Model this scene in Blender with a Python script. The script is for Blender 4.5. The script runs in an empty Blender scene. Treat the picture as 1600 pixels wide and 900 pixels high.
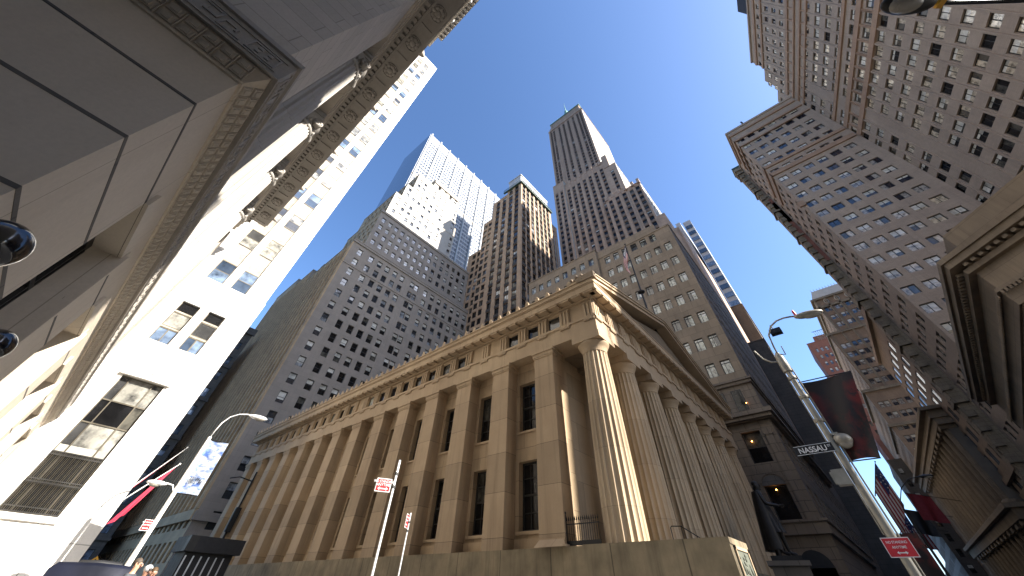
import bpy, math, random
import numpy as np
from mathutils import Vector, Matrix
random.seed(7)
S = bpy.context.scene
COL = S.collection
R = math.radians
PI = math.pi

# ------------------------------------------------------------------ materials
MATS = {}
def newmat(name):
    m = bpy.data.materials.new(name); m.use_nodes = True
    nt = m.node_tree
    for n in list(nt.nodes): nt.nodes.remove(n)
    out = nt.nodes.new('ShaderNodeOutputMaterial'); b = nt.nodes.new('ShaderNodeBsdfPrincipled')
    nt.links.new(b.outputs[0], out.inputs[0]); MATS[name] = m
    return m, nt, b
def mixc(nt, fac, a, b, mode='MIX'):
    n = nt.nodes.new('ShaderNodeMix'); n.data_type = 'RGBA'; n.blend_type = mode
    for i, v in ((0, fac), (6, a), (7, b)):
        if isinstance(v, bpy.types.NodeSocket): nt.links.new(v, n.inputs[i])
        elif isinstance(v, (int, float)): n.inputs[i].default_value = v
        else: n.inputs[i].default_value = (*v, 1)
    return n.outputs[2]
def noise(nt, vec, sc, det=4, rough=.6, w=None):
    n = nt.nodes.new('ShaderNodeTexNoise'); n.inputs['Scale'].default_value = sc
    n.inputs['Detail'].default_value = det; n.inputs['Roughness'].default_value = rough
    nt.links.new(vec, n.inputs['Vector']); return n.outputs[0]
def ramp(nt, v, a, b):
    n = nt.nodes.new('ShaderNodeMapRange'); n.inputs[1].default_value = a; n.inputs[2].default_value = b
    nt.links.new(v, n.inputs[0]); return n.outputs[0]
def math_(nt, op, a, b):
    n = nt.nodes.new('ShaderNodeMath'); n.operation = op
    for i, v in ((0, a), (1, b)):
        if isinstance(v, bpy.types.NodeSocket): nt.links.new(v, n.inputs[i])
        else: n.inputs[i].default_value = v
    return n.outputs[0]
def stone(name, col, col2=None, bw=0, bh=0, mortar=.012, mdark=.55, streak=.5, rough=.85, ns=1.2, blockvar=.12, scale=1.0, bump=.3):
    """masonry: blocks with thin joints, block to block variation, cloudy wear and vertical rain streaks"""
    m, nt, b = newmat(name)
    col2 = col2 or tuple(c*.72 for c in col)
    geo = nt.nodes.new('ShaderNodeNewGeometry'); pos = geo.outputs['Position']
    sep = nt.nodes.new('ShaderNodeSeparateXYZ'); nt.links.new(pos, sep.inputs[0])
    xy = math_(nt, 'ADD', sep.outputs[0], sep.outputs[1])
    cmb = nt.nodes.new('ShaderNodeCombineXYZ'); nt.links.new(xy, cmb.inputs[0]); nt.links.new(sep.outputs[2], cmb.inputs[1])
    big = ramp(nt, noise(nt, pos, ns*.25, 5), .3, .7)
    c = mixc(nt, big, col, col2)
    if streak > 0:
        sv = nt.nodes.new('ShaderNodeVectorMath'); sv.operation = 'MULTIPLY'
        nt.links.new(pos, sv.inputs[0]); sv.inputs[1].default_value = (2.2, 2.2, .12)
        st = ramp(nt, noise(nt, sv.outputs[0], 1.0, 5, .7), .5, .78)
        c = mixc(nt, math_(nt, 'MULTIPLY', st, streak), c, tuple(x*.55 for x in col2))
    fine = noise(nt, pos, ns*14, 3)
    c = mixc(nt, math_(nt, 'MULTIPLY', ramp(nt, fine, .35, .7), .22), c, tuple(x*.6 for x in col))
    hgt = fine
    if bw:
        br = nt.nodes.new('ShaderNodeTexBrick'); nt.links.new(cmb.outputs[0], br.inputs['Vector'])
        br.inputs['Scale'].default_value = 1; br.inputs['Brick Width'].default_value = bw*scale; br.inputs['Row Height'].default_value = bh*scale
        br.inputs['Mortar Size'].default_value = mortar; br.inputs['Mortar Smooth'].default_value = .1
        br.inputs['Color1'].default_value = (1-blockvar,)*3+(1,); br.inputs['Color2'].default_value = (1, 1, 1, 1); br.inputs['Mortar'].default_value = (mdark,)*3+(1,)
        c = mixc(nt, 1.0, c, br.outputs[0], 'MULTIPLY')
        hgt = math_(nt, 'ADD', math_(nt, 'MULTIPLY', fine, .25), math_(nt, 'MULTIPLY', br.outputs[1], -1.0))
    nt.links.new(c, b.inputs['Base Color']); b.inputs['Roughness'].default_value = rough
    bp = nt.nodes.new('ShaderNodeBump'); bp.inputs['Strength'].default_value = bump; bp.inputs['Distance'].default_value = .03
    nt.links.new(hgt, bp.inputs['Height']); nt.links.new(bp.outputs[0], b.inputs['Normal'])
    return m
def plain(name, col, rough=.5, metal=0, var=.25, ns=3.0, spec=.5, emit=None):
    m, nt, b = newmat(name)
    geo = nt.nodes.new('ShaderNodeNewGeometry')
    f = ramp(nt, noise(nt, geo.outputs['Position'], ns, 5), .3, .7)
    nt.links.new(mixc(nt, f, col, tuple(c*(1-var) for c in col)), b.inputs['Base Color'])
    nt.links.new(ramp(nt, noise(nt, geo.outputs['Position'], ns*4, 3), -1.0+rough, 2.0+rough) if False else math_(nt, 'ADD', math_(nt, 'MULTIPLY', f, .12), rough-.06), b.inputs['Roughness'])
    b.inputs['Metallic'].default_value = metal; b.inputs['Specular IOR Level'].default_value = spec
    if emit: b.inputs['Emission Color'].default_value = (*emit[0], 1); b.inputs['Emission Strength'].default_value = emit[1]
    return m
def glass(name, dark, light=None, amount=.3, rough=.06, spec=.9, metal=0, coat=.6):
    """window pane seen from outside: dark room behind, some panes paler with curtains or a reflection put into the colour, mirror-like skin with slight waviness"""
    m, nt, b = newmat(name)
    geo = nt.nodes.new('ShaderNodeNewGeometry'); oi = nt.nodes.new('ShaderNodeObjectInfo')
    rnd = math_(nt, 'FRACT', math_(nt, 'ADD', geo.outputs['Random Per Island'], oi.outputs['Random']), 0)
    f = ramp(nt, noise(nt, geo.outputs['Position'], .9, 3), .35, .65)
    c = mixc(nt, f, dark, tuple(x*.45 for x in dark))
    if light:
        sel = math_(nt, 'LESS_THAN', rnd, amount)
        c = mixc(nt, math_(nt, 'MULTIPLY', sel, ramp(nt, noise(nt, geo.outputs['Position'], 1.6, 4), .3, .6)), c, light)
    nt.links.new(c, b.inputs['Base Color'])
    b.inputs['Roughness'].default_value = rough; b.inputs['Specular IOR Level'].default_value = spec; b.inputs['IOR'].default_value = 1.52
    b.inputs['Metallic'].default_value = metal
    try: b.inputs['Coat Weight'].default_value = coat; b.inputs['Coat Roughness'].default_value = .02
    except Exception: pass
    bp = nt.nodes.new('ShaderNodeBump'); bp.inputs['Strength'].default_value = .25; bp.inputs['Distance'].default_value = .02
    nt.links.new(noise(nt, geo.outputs['Position'], .7, 2), bp.inputs['Height']); nt.links.new(bp.outputs[0], b.inputs['Normal'])
    return m

stone('tan', (.47, .345, .215), (.35, .25, .15), 2.6, 1.62, .014, .5, .7, blockvar=.22)
stone('tan_smooth', (.49, .365, .23), (.37, .265, .165), 4.0, 30, .012, .6, .4)
stone('tan_pil', (.49, .36, .225), (.36, .255, .155), 300, 1.95, .014, .45, .7, blockvar=.22)
stone('tan_col', (.48, .365, .235), (.38, .28, .175), 300, 2.35, .01, .6, .45)
stone('plinth', (.31, .245, .15), (.16, .125, .075), 3.2, 40, .03, .4, .9, ns=4)
stone('cream', (.60, .52, .42), (.52, .44, .34), 2.3, 300, .009, .6, .15, blockvar=.03)
stone('cream_col', (.40, .37, .33), (.33, .305, .27), 300, 1.9, .01, .65, .2)
stone('cream_moulding', (.50, .44, .36), (.38, .33, .27), 0, 0, streak=.3)
stone('cream_up', (.52, .46, .39), (.44, .39, .33), 1.9, .62, .012, .6, .25, blockvar=.1)
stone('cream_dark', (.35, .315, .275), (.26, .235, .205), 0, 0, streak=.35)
stone('cream_face', (.86, .84, .80), (.78, .755, .70), 3.2, 1.5, .02, .5, .1, blockvar=.08)
stone('spandrel', (.42, .37, .30), (.24, .21, .17), 0, 0, streak=.3, ns=9)
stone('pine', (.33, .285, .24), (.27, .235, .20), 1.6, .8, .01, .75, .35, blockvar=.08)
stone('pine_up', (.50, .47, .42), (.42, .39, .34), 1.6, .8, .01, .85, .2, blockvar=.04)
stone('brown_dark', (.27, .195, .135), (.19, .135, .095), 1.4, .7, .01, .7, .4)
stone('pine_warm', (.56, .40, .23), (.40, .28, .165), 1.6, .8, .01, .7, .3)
stone('brownb', (.47, .32, .205), (.35, .235, .15), 1.4, .7, .01, .7, .35)
stone('spand_dark', (.065, .052, .044), (.035, .03, .026), 0, 0, streak=.2)
stone('spand_warm', (.20, .145, .11), (.15, .11, .085), 0, 0, streak=.2)
stone('wallst', (.50, .345, .245), (.38, .26, .185), 1.4, .7, .01, .75, .3)
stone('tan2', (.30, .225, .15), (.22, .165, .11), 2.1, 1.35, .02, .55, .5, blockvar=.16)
stone('broad', (.37, .295, .23), (.30, .235, .185), .6, .25, .01, .8, .4, blockvar=.1)
stone('terra', (.36, .24, .16), (.29, .19, .13), 1.2, .5, .01, .7, .3)
stone('redbrick', (.24, .10, .07), (.17, .07, .05), .5, .2, .01, .7, .3)
stone('ornate', (.27, .22, .155), (.14, .115, .085), 1.2, .6, .02, .5, .6)
stone('tan2_shaded', (.20, .155, .11), (.13, .10, .075), 1.6, .85, .03, .45, .6)  # darker copy of the tan stone: street-canyon shade put into the colour
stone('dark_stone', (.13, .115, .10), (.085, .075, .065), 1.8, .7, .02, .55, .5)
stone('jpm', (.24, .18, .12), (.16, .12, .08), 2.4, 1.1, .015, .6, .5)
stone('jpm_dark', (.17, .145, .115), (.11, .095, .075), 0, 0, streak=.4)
stone('white_clad', (.42, .43, .44), (.37, .38, .395), 0, 0, streak=.05, bump=.05)
stone('roofing', (.10, .095, .09), None, 0, 0, streak=.2)
stone('asphalt', (.052, .052, .054), (.04, .04, .041), 0, 0, streak=0, ns=3)
stone('pavement', (.33, .32, .30), (.26, .25, .235), 1.5, 1.5, .02, .6, 0, ns=2)
plain('greenbronze', (.05, .09, .065), .7, .1)
plain('copper', (.16, .30, .25), .7)
plain('bronze', (.022, .02, .019), .5, .5, .4)
stone('patina', (.13, .135, .10), (.07, .08, .06), 0, 0, streak=.5, ns=8)
plain('iron', (.012, .012, .013), .45, .3)
plain('darkframe', (.03, .028, .025), .5, .3)
plain('whiteframe', (.62, .60, .56), .5)
plain('bronzeframe', (.10, .085, .06), .45, .5)
plain('alu', (.62, .63, .64), .38, .7, .15)
plain('polewhite', (.78, .78, .76), .4, .1, .1)
plain('poletan', (.34, .31, .25), .45, .3, .3)
plain('lampglass', (.34, .31, .26), .25, 0, .3)
plain('blackgloss', (.006, .007, .012), .12, 0, .2, spec=.9)
plain('red', (.62, .02, .025), .4)
plain('flagred', (.50, .025, .06), .7)
plain('signwhite', (.85, .85, .85), .4)
plain('black', (.008, .008, .009), .6)
plain('navy', (.006, .008, .020), .6, spec=.2)
plain('yellow', (.75, .36, .01), .45)
plain('flagblue', (.02, .03, .10), .8)
plain('flagwhite_shaded', (.42, .39, .37), .8)  # dimmed white of the street flags: silhouette shade put into the cloth colour
plain('flagstripe', (.20, .012, .016), .8)  # red darkened likewise, so the street flags look shaded
plain('stripe_red', (.42, .02, .03), .8)
plain('stripe_white', (.72, .70, .68), .8)
plain('skin', (.55, .30, .20), .5)
plain('hairdark', (.07, .05, .035), .7)
plain('hairblond', (.11, .065, .03), .7)
plain('shirtgrey', (.06, .065, .075), .8)
plain('shirtwhite', (.75, .75, .75), .8)
plain('trousers', (.03, .035, .05), .8)
plain('amber', (1, .5, .1), .4, emit=((1, .42, .08), 14))
glass('g_dark', (.012, .012, .013), (.09, .085, .07), .22, spec=.35, coat=0)
glass('g_sky', (.03, .035, .045), (.30, .32, .34), .35)
glass('g_chase', (.05, .075, .12), (.10, .13, .18), .4, .2, spec=.4, coat=0)
glass('g_pale', (.03, .03, .028), (.42, .42, .34), .8, .15)
glass('g_sunlit', (.10, .085, .06), (.62, .52, .38), .75, .1)  # pale panes: reflected sunlight put into the base colour
glass('g_broad', (.02, .025, .045), (.35, .33, .30), .35)
glass('g_curtain', (.05, .05, .05), (.33, .32, .28), .9, .12)
glass('g_blue', (.05, .075, .12), (.16, .22, .32), .5, .05)
glass('blind', (.55, .53, .46), (.66, .64, .58), .5, .3, .5)
def banner_mat(name, a, b_, c_, sc):
    m, nt, b = newmat(name)
    geo = nt.nodes.new('ShaderNodeNewGeometry'); sv = nt.nodes.new('ShaderNodeVectorMath'); sv.operation = 'MULTIPLY'
    nt.links.new(geo.outputs['Position'], sv.inputs[0]); sv.inputs[1].default_value = sc
    n1 = noise(nt, sv.outputs[0], 1, 3, .5); n2 = noise(nt, sv.outputs[0], 2.3, 5, .7)
    c = mixc(nt, ramp(nt, n1, .50, .66), a, b_); c = mixc(nt, ramp(nt, n2, .52, .62), c, c_)
    nt.links.new(c, b.inputs['Base Color']); b.inputs['Roughness'].default_value = .6
banner_mat('ban_white', (.42, .45, .50), (.04, .10, .34), (.16, .26, .45), (2.4, 2.4, 4.5))
banner_mat('ban_red', (.010, .004, .004), (.13, .007, .004), (.006, .004, .004), (.9, .9, .75))

# ------------------------------------------------------------------ mesh builder
class MB:
    def __init__(s, mats=('tan',)):
        s.v = []; s.f = []; s.m = []; s.sm = []; s.mats = list(mats)
    def mi(s, m):
        if m is None: return 0
        if m not in s.mats: s.mats.append(m)
        return s.mats.index(m)
    def face(s, pts, m=None, sm=False):
        i = len(s.v); s.v += [tuple(p) for p in pts]; s.f.append(tuple(range(i, i+len(pts)))); s.m.append(s.mi(m)); s.sm.append(sm)
    def box(s, x0, y0, z0, x1, y1, z1, m=None):
        if x0 > x1: x0, x1 = x1, x0
        if y0 > y1: y0, y1 = y1, y0
        if z0 > z1: z0, z1 = z1, z0
        i = len(s.v)
        s.v += [(x0,y0,z0),(x1,y0,z0),(x1,y1,z0),(x0,y1,z0),(x0,y0,z1),(x1,y0,z1),(x1,y1,z1),(x0,y1,z1)]
        k = s.mi(m)
        for f in ((0,3,2,1),(4,5,6,7),(0,1,5,4),(1,2,6,5),(2,3,7,6),(3,0,4,7)):
            s.f.append(tuple(i+a for a in f)); s.m.append(k); s.sm.append(False)
    def obox(s, o, u, a0, b0, z0, a1, b1, z1, m=None):
        """box in a wall frame: a along u, b outward (n), o=(x,y)"""
        n = (u[1], -u[0])
        P = lambda a, b, z: (o[0]+u[0]*a+n[0]*b, o[1]+u[1]*a+n[1]*b, z)
        i = len(s.v)
        if a0 > a1: a0, a1 = a1, a0
        if b0 > b1: b0, b1 = b1, b0
        s.v += [P(a0,b1,z0),P(a1,b1,z0),P(a1,b0,z0),P(a0,b0,z0),P(a0,b1,z1),P(a1,b1,z1),P(a1,b0,z1),P(a0,b0,z1)]
        k = s.mi(m)
        for f in ((0,3,2,1),(4,5,6,7),(0,1,5,4),(1,2,6,5),(2,3,7,6),(3,0,4,7)):
            s.f.append(tuple(i+a for a in f)); s.m.append(k); s.sm.append(False)
    def prism(s, poly, z0, z1, m=None):
        i = len(s.v); n = len(poly)
        s.v += [(x, y, z0) for x, y in poly]+[(x, y, z1) for x, y in poly]; k = s.mi(m)
        s.f.append(tuple(i+n+a for a in range(n))); s.m.append(k); s.sm.append(False)
        s.f.append(tuple(i+n-1-a for a in range(n))); s.m.append(k); s.sm.append(False)
        for a in range(n):
            b = (a+1) % n; s.f.append((i+a, i+b, i+n+b, i+n+a)); s.m.append(k); s.sm.append(False)
    def grid(s, rows, m=None, closed=False, sm=True):
        i = len(s.v); n = len(rows[0]); k = s.mi(m)
        for r in rows: s.v += [tuple(p) for p in r]
        for a in range(len(rows)-1):
            for b in range(n if closed else n-1):
                c = (b+1) % n
                s.f.append((i+a*n+b, i+a*n+c, i+(a+1)*n+c, i+(a+1)*n+b)); s.m.append(k); s.sm.append(sm)
    def lathe(s, cx, cy, prof, seg=24, m=None, sm=True, cap=True):
        rows = [[(cx+r*math.cos(2*PI*j/seg), cy+r*math.sin(2*PI*j/seg), z) for j in range(seg)] for r, z in prof]
        s.grid(rows, m, True, sm)
        if cap:
            s.face(list(reversed(rows[0])), m); s.face(rows[-1], m)
    def tube(s, pts, rad, seg=8, m=None, cap=True):
        pts = [Vector(p) for p in pts]; rads = rad if isinstance(rad, (list, tuple)) else [rad]*len(pts)
        rows = []
        up = Vector((0, 0, 1))
        for i, p in enumerate(pts):
            d = (pts[min(i+1, len(pts)-1)]-pts[max(i-1, 0)]).normalized()
            a = d.cross(up)
            if a.length < .05: a = d.cross(Vector((1, 0, 0)))
            a.normalize(); b = d.cross(a).normalized()
            rows.append([p+(a*math.cos(2*PI*j/seg)+b*math.sin(2*PI*j/seg))*rads[i] for j in range(seg)])
        s.grid(rows, m, True)
        if cap: s.face(list(reversed(rows[0])), m); s.face(rows[-1], m)
    def ball(s, c, r, m=None, seg=14, rings=8, sc=(1, 1, 1), half=False):
        rows = []
        for i in range(rings+1):
            t = PI*i/rings*(0.5 if half else 1)
            rr = max(math.sin(t), .001)
            rows.append([(c[0]+r*sc[0]*rr*math.cos(2*PI*j/seg), c[1]+r*sc[1]*rr*math.sin(2*PI*j/seg), c[2]-r*sc[2]*math.cos(t)) for j in range(seg)])
        s.grid(rows, m, True)
        if half: s.face(rows[-1], m)
    def pieces(s, most=90):
        """loose clusters that stand well apart become parts of their own"""
        nv = len(s.v)
        if nv == 0 or not s.f: return []
        par = list(range(nv))
        def find(a):
            while par[a] != a: par[a] = par[par[a]]; a = par[a]
            return a
        for f in s.f:
            r = find(f[0])
            for k in f[1:]: par[find(k)] = r
        ids = {}; isl = np.array([ids.setdefault(find(f[0]), len(ids)) for f in s.f]); k = len(ids)
        if k < 2 or k > 900: return [s]
        P = np.array(s.v); lo = np.full((k, 3), 1e9); hi = -lo
        for f, i in zip(s.f, isl):
            q = P[list(f)]; lo[i] = np.minimum(lo[i], q.min(0)); hi[i] = np.maximum(hi[i], q.max(0))
        size = (hi-lo).max(1); gap = np.maximum(0, np.maximum(lo[:, None]-hi[None], lo[None]-hi[:, None]))
        near = np.sqrt((gap**2).sum(2)) <= np.maximum(.02, .5*np.maximum(size[:, None], size[None]))
        lab = -np.ones(k, int); n = 0
        for a in range(k):
            if lab[a] < 0:
                st_ = [a]; lab[a] = n
                while st_:
                    c = st_.pop()
                    for d in np.nonzero(near[c] & (lab < 0))[0]: lab[d] = n; st_.append(d)
                n += 1
        if n < 2 or n > most: return [s]
        out = [MB(s.mats) for _ in range(n)]
        for f, i, m, sm in zip(s.f, isl, s.m, s.sm):
            q = out[lab[i]]; j = len(q.v)
            if not hasattr(q, 'mp'): q.mp = {}
            g = []
            for v in f:
                if v not in q.mp: q.mp[v] = len(q.v); q.v.append(s.v[v])
                g.append(q.mp[v])
            q.f.append(tuple(g)); q.m.append(m); q.sm.append(sm)
        return out
    def build(s, name, parent=None, mesh_only=False, at=None):
        if not mesh_only and parent:
            ps = s.pieces()
            if len(ps) > 1:
                out = [q.build(name, parent, False, at) for q in ps]
                return out[0]
        me = bpy.data.meshes.new(name); me.from_pydata(s.v, [], s.f)
        for m in s.mats: me.materials.append(MATS[m])
        me.polygons.foreach_set('material_index', s.m); me.polygons.foreach_set('use_smooth', s.sm)
        me.update()
        if mesh_only: return me
        o = link(name, me, parent)
        if at: o.location = at
        return o
def link(name, me, parent=None):
    o = bpy.data.objects.new(name, me); COL.objects.link(o)
    if parent: o.parent = parent; o.matrix_parent_inverse = Matrix.Identity(4)
    return o
def tag(o, label, cat, group=None, kind=None):
    if kind: o['kind'] = kind
    if label: o['label'] = label
    if cat: o['category'] = cat
    if group: o['group'] = group
    return o
def thing(name, label, cat, loc=(0, 0, 0), group=None, rot=0, sc=1):
    o = bpy.data.objects.new(name, None); COL.objects.link(o); o.location = loc; o.rotation_euler = (0, 0, rot); o.scale = (sc,)*3
    o.empty_display_size = .5
    return tag(o, label, cat, group)

# ------------------------------------------------------------------ camera (fixed first, also used to rank repeats by how large they show)
FPX, CY = 505.46, 357.94
Rcam = Matrix.Rotation(-.83291438, 3, 'Z') @ Matrix.Rotation(2.4292577, 3, 'X') @ Matrix.Rotation(.04256654, 3, 'Z')
CAMP = Vector((0, 0, 1.6))
cd = bpy.data.cameras.new('camera'); cam = bpy.data.objects.new('camera', cd); COL.objects.link(cam)
cam.matrix_world = Matrix.Translation(CAMP) @ Rcam.to_4x4()
cd.sensor_width = 36; cd.lens = 36*FPX/1600; cd.shift_x = 0; cd.shift_y = -(450-CY)/1600
cd.clip_start = .05; cd.clip_end = 5000
S.camera = cam
RT = Rcam.transposed()
def showsize(p, w):
    c = RT @ (Vector(p)-CAMP)
    if c.z > -.1: return 0
    u = 800+FPX*c.x/-c.z; v = CY-FPX*c.y/-c.z
    s = w/max(-c.z, .1)
    if u < -30 or u > 1630 or v < -30 or v > 930: s *= .001
    return s

# ------------------------------------------------------------------ windows
WCACHE = {}
def winmesh(w, h, style, gl, fr, var):
    key = (round(w, 2), round(h, 2), style, gl, fr, var)
    if key in WCACHE: return WCACHE[key]
    b = MB((fr, gl, 'blind')); t = min(.09, w*.06)+.02
    b.box(-w/2, -.05, 0, -w/2+t, .03, h); b.box(w/2-t, -.05, 0, w/2, .03, h)
    b.box(-w/2+t, -.05, 0, w/2-t, .03, t); b.box(-w/2+t, -.05, h-t, w/2-t, .03, h)
    xs = [-w/2+t, w/2-t]; zs = [t, h-t]
    def vbar(x, k=.5): b.box(x-t*k/2, -.035, t, x+t*k/2, .02, h-t)
    def hbar(z, k=.6): b.box(-w/2+t, -.04, z-t*k/2, w/2-t, .02, z+t*k/2)
    if style in ('dh', 'pair'): hbar(h*.5)
    if style in ('pair', 'vert'): vbar(0, 1.0)
    if style == 'grid':
        for k in (1, 2): vbar(-w/2+w*k/3)
        n = max(2, round(h/.75))
        for k in range(1, n): hbar(h*k/n, .45)
        hbar(h*.5, 1.0)
    if style == 'tran': hbar(h*.78, .9); vbar(-w*.12, .6)
    # glazing: each light a pane of its own (so neighbouring lights can differ), some with a drawn blind
    rnd = random.Random(hash((var, style)) & 0xffff)
    cols = 2 if style in ('pair', 'vert', 'tran') else 1
    rows = 2 if style in ('dh', 'pair', 'grid') else 1
    for ci in range(cols):
        x0 = -w/2+t+(w-2*t)*ci/cols; x1 = -w/2+t+(w-2*t)*(ci+1)/cols
        bl = {0: 0, 1: rnd.choice((.25, .4)), 2: 0, 3: rnd.choice((.5, .7, .3))}[var % 4] if gl not in ('g_blue',) else 0
        zb = h-t-(h-2*t)*bl
        if bl: b.face([(x0, .004, zb), (x1, .004, zb), (x1, .004, h-t), (x0, .004, h-t)], 'blind')
        for ri in range(rows):
            z0 = t+(h-2*t)*ri/rows; z1 = min(t+(h-2*t)*(ri+1)/rows, zb)
            if z1 > z0+.02:
                tl = (rnd.random()-.5)*.012
                b.face([(x0, tl, z0), (x1, -tl, z0), (x1, -tl, z1), (x0, tl, z1)], gl)
    me = b.build('window', mesh_only=True); WCACHE[key] = me
    return me
class Windows:
    """collects the windows of one building; the hundred that show largest become parts of their own"""
    def __init__(s, parent): s.p = parent; s.l = []
    noblind = False
    def add(s, o, u, a, z, w, h, style='dh', gl='g_dark', fr='darkframe', depth=.25, var=None):
        if s.noblind and random.random() < .88: var = random.choice((0, 2, 4, 6))
        n = (u[1], -u[0]); x = o[0]+u[0]*a-n[0]*depth; y = o[1]+u[1]*a-n[1]*depth
        var = random.randrange(8) if var is None else var
        s.l.append((x, y, z, math.atan2(u[1], u[0]), winmesh(w, h, style, gl, fr, var), w*h))
    def finish(s, limit=100, name='window'):
        M = s.p.matrix_basis
        pw = Matrix.Translation(s.p.location) @ Matrix.Scale(s.p.scale[0], 4)
        s.l.sort(key=lambda t: -showsize(pw @ Vector(t[:3]), math.sqrt(t[5])))
        for x, y, z, r, me, _ in s.l[:limit]:
            o = link(name, me, s.p); o.location = (x, y, z); o.rotation_euler = (0, 0, r)
        rest = s.l[limit:]
        if rest:
            b = MB(('darkframe',)); mats = []
            for x, y, z, r, me, _ in rest:
                T = Matrix.Translation((x, y, z)) @ Matrix.Rotation(r, 4, 'Z'); i = len(b.v)
                b.v += [tuple(T @ v.co) for v in me.vertices]
                names = [m.name for m in me.materials]; idx = [b.mi(nm) for nm in names]
                for p in me.polygons:
                    b.f.append(tuple(i+k for k in p.vertices)); b.m.append(idx[p.material_index]); b.sm.append(False)
            o = b.build(name, s.p); o['kind'] = 'stuff'
def wall(b, o, u, W, z0, z1, rects, mat=None, depth=.25, rev=None):
    """wall sheet in frame (o,u) with real openings; rects = (a0,z0,a1,z1)"""
    n = (u[1], -u[0])
    P = lambda a, z, d=0: (o[0]+u[0]*a-n[0]*d, o[1]+u[1]*a-n[1]*d, z)
    rects = [r for r in rects if r[0] > 0 and r[2] < W and r[1] >= z0 and r[3] <= z1]
    rev = rev or mat
    rowsd = {}
    for r in rects: rowsd.setdefault((r[1], r[3]), []).append(r)
    zs = sorted(set([z0, z1]+[r[1] for r in rects]+[r[3] for r in rects]))
    for a, c in zip(zs[:-1], zs[1:]):
        if c-a < 1e-4: continue
        here = sorted((r[0], r[2]) for r in rects if r[1] <= a+1e-5 and r[3] >= c-1e-5)
        x = 0
        for r0, r1 in here:
            if r0 > x+1e-5: b.face([P(x, a), P(r0, a), P(r0, c), P(x, c)], mat)
            x = max(x, r1)
        if x < W-1e-5: b.face([P(x, a), P(W, a), P(W, c), P(x, c)], mat)
    for a0, b0, a1, b1 in rects:
        b.face([P(a0, b0), P(a1, b0), P(a1, b0, depth), P(a0, b0, depth)], rev)
        b.face([P(a0, b1, depth), P(a1, b1, depth), P(a1, b1), P(a0, b1)], rev)
        b.face([P(a0, b0, depth), P(a0, b1, depth), P(a0, b1), P(a0, b0)], rev)
        b.face([P(a1, b0), P(a1, b1), P(a1, b1, depth), P(a1, b0, depth)], rev)
NF, SF, WF, EF = (-1, 0), (1, 0), (0, -1), (0, 1)   # wall directions u for walls facing north, south, west, east
def block(b, win, x0, y0, x1, y1, z0, z1, spec, mat, roof='roofing', depth=.3, parapet=1.0):
    """rectangular storeys block: spec maps 'S','W','N' to dict(cols=[centres], rows=[sills], w, h, style, gl) measured as world x or y"""
    for side in 'SWNE':
        if side == 'S': o, u, W = (x0, y0), SF, x1-x0; f = lambda c: c-x0
        elif side == 'N': o, u, W = (x1, y1), NF, x1-x0; f = lambda c: x1-c
        elif side == 'W': o, u, W = (x0, y1), WF, y1-y0; f = lambda c: y1-c
        else: o, u, W = (x1, y0), EF, y1-y0; f = lambda c: c-y0
        rects = []
        sp = spec.get(side)
        for s in (sp if isinstance(sp, list) else [sp] if sp else []):
            for c in s['cols']:
                for z in s['rows']:
                    a = f(c); r = (a-s['w']/2, z, a+s['w']/2, z+s['h'])
                    if r[0] < .15 or r[2] > W-.15 or z < z0+.1 or z+s['h'] > z1-.1: continue
                    rects.append(r)
                    win.add(o, u, a, z, s['w'], s['h'], s.get('style', 'dh'), s.get('gl', 'g_dark') if not callable(s.get('gl')) else s['gl'](c, z), s.get('fr', 'darkframe'), depth)
        wall(b, o, u, W, z0, z1, rects, mat if not isinstance(mat, dict) else mat[side], depth)
    b.face([(x0, y0, z1-parapet), (x1, y0, z1-parapet), (x1, y1, z1-parapet), (x0, y1, z1-parapet)], roof)
    b.box(x0-.12, y0-.12, z1, x1+.12, y0+.45, z1+.3, mat if not isinstance(mat, dict) else mat['S'])
    b.box(x0-.12, y0+.45, z1, x0+.45, y1+.12, z1+.3, mat if not isinstance(mat, dict) else mat['W'])
def fr(a, b, st):
    o = []; x = a
    while x <= b+1e-6: o.append(x); x += st
    return o
# ==SPLIT==
# ------------------------------------------------------------------ ground
b = MB(('asphalt',)); b.face([(-600, -600, 0), (900, -600, 0), (900, 900, 0), (-600, 900, 0)]); o = b.build('road'); tag(o, 'dark asphalt road surface of the crossing', None, kind='structure')
b = MB(('pavement',))
b.box(13.2, 3.0, 0, 17.4, 70, .13); b.box(17.4, 1.2, 0, 49, 4.6, .13); b.box(-1.7, 4.9, 0, 2.9, 14, .14); b.box(-1.7, 14, 0, 6.2, 31.8, .30); b.box(50, 0.4, 0, 110, 4.2, .13)
b.box(30, -13.5, 0, 110, -10, .13); b.box(3.7, 32.5, 0, 6.2, 110, .13); b.box(-1.0, -5, 0, 1.4, 1.2, .13)
o = b.build('pavement'); tag(o, 'pale concrete pavements with kerbs', None, kind='structure')

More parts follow.
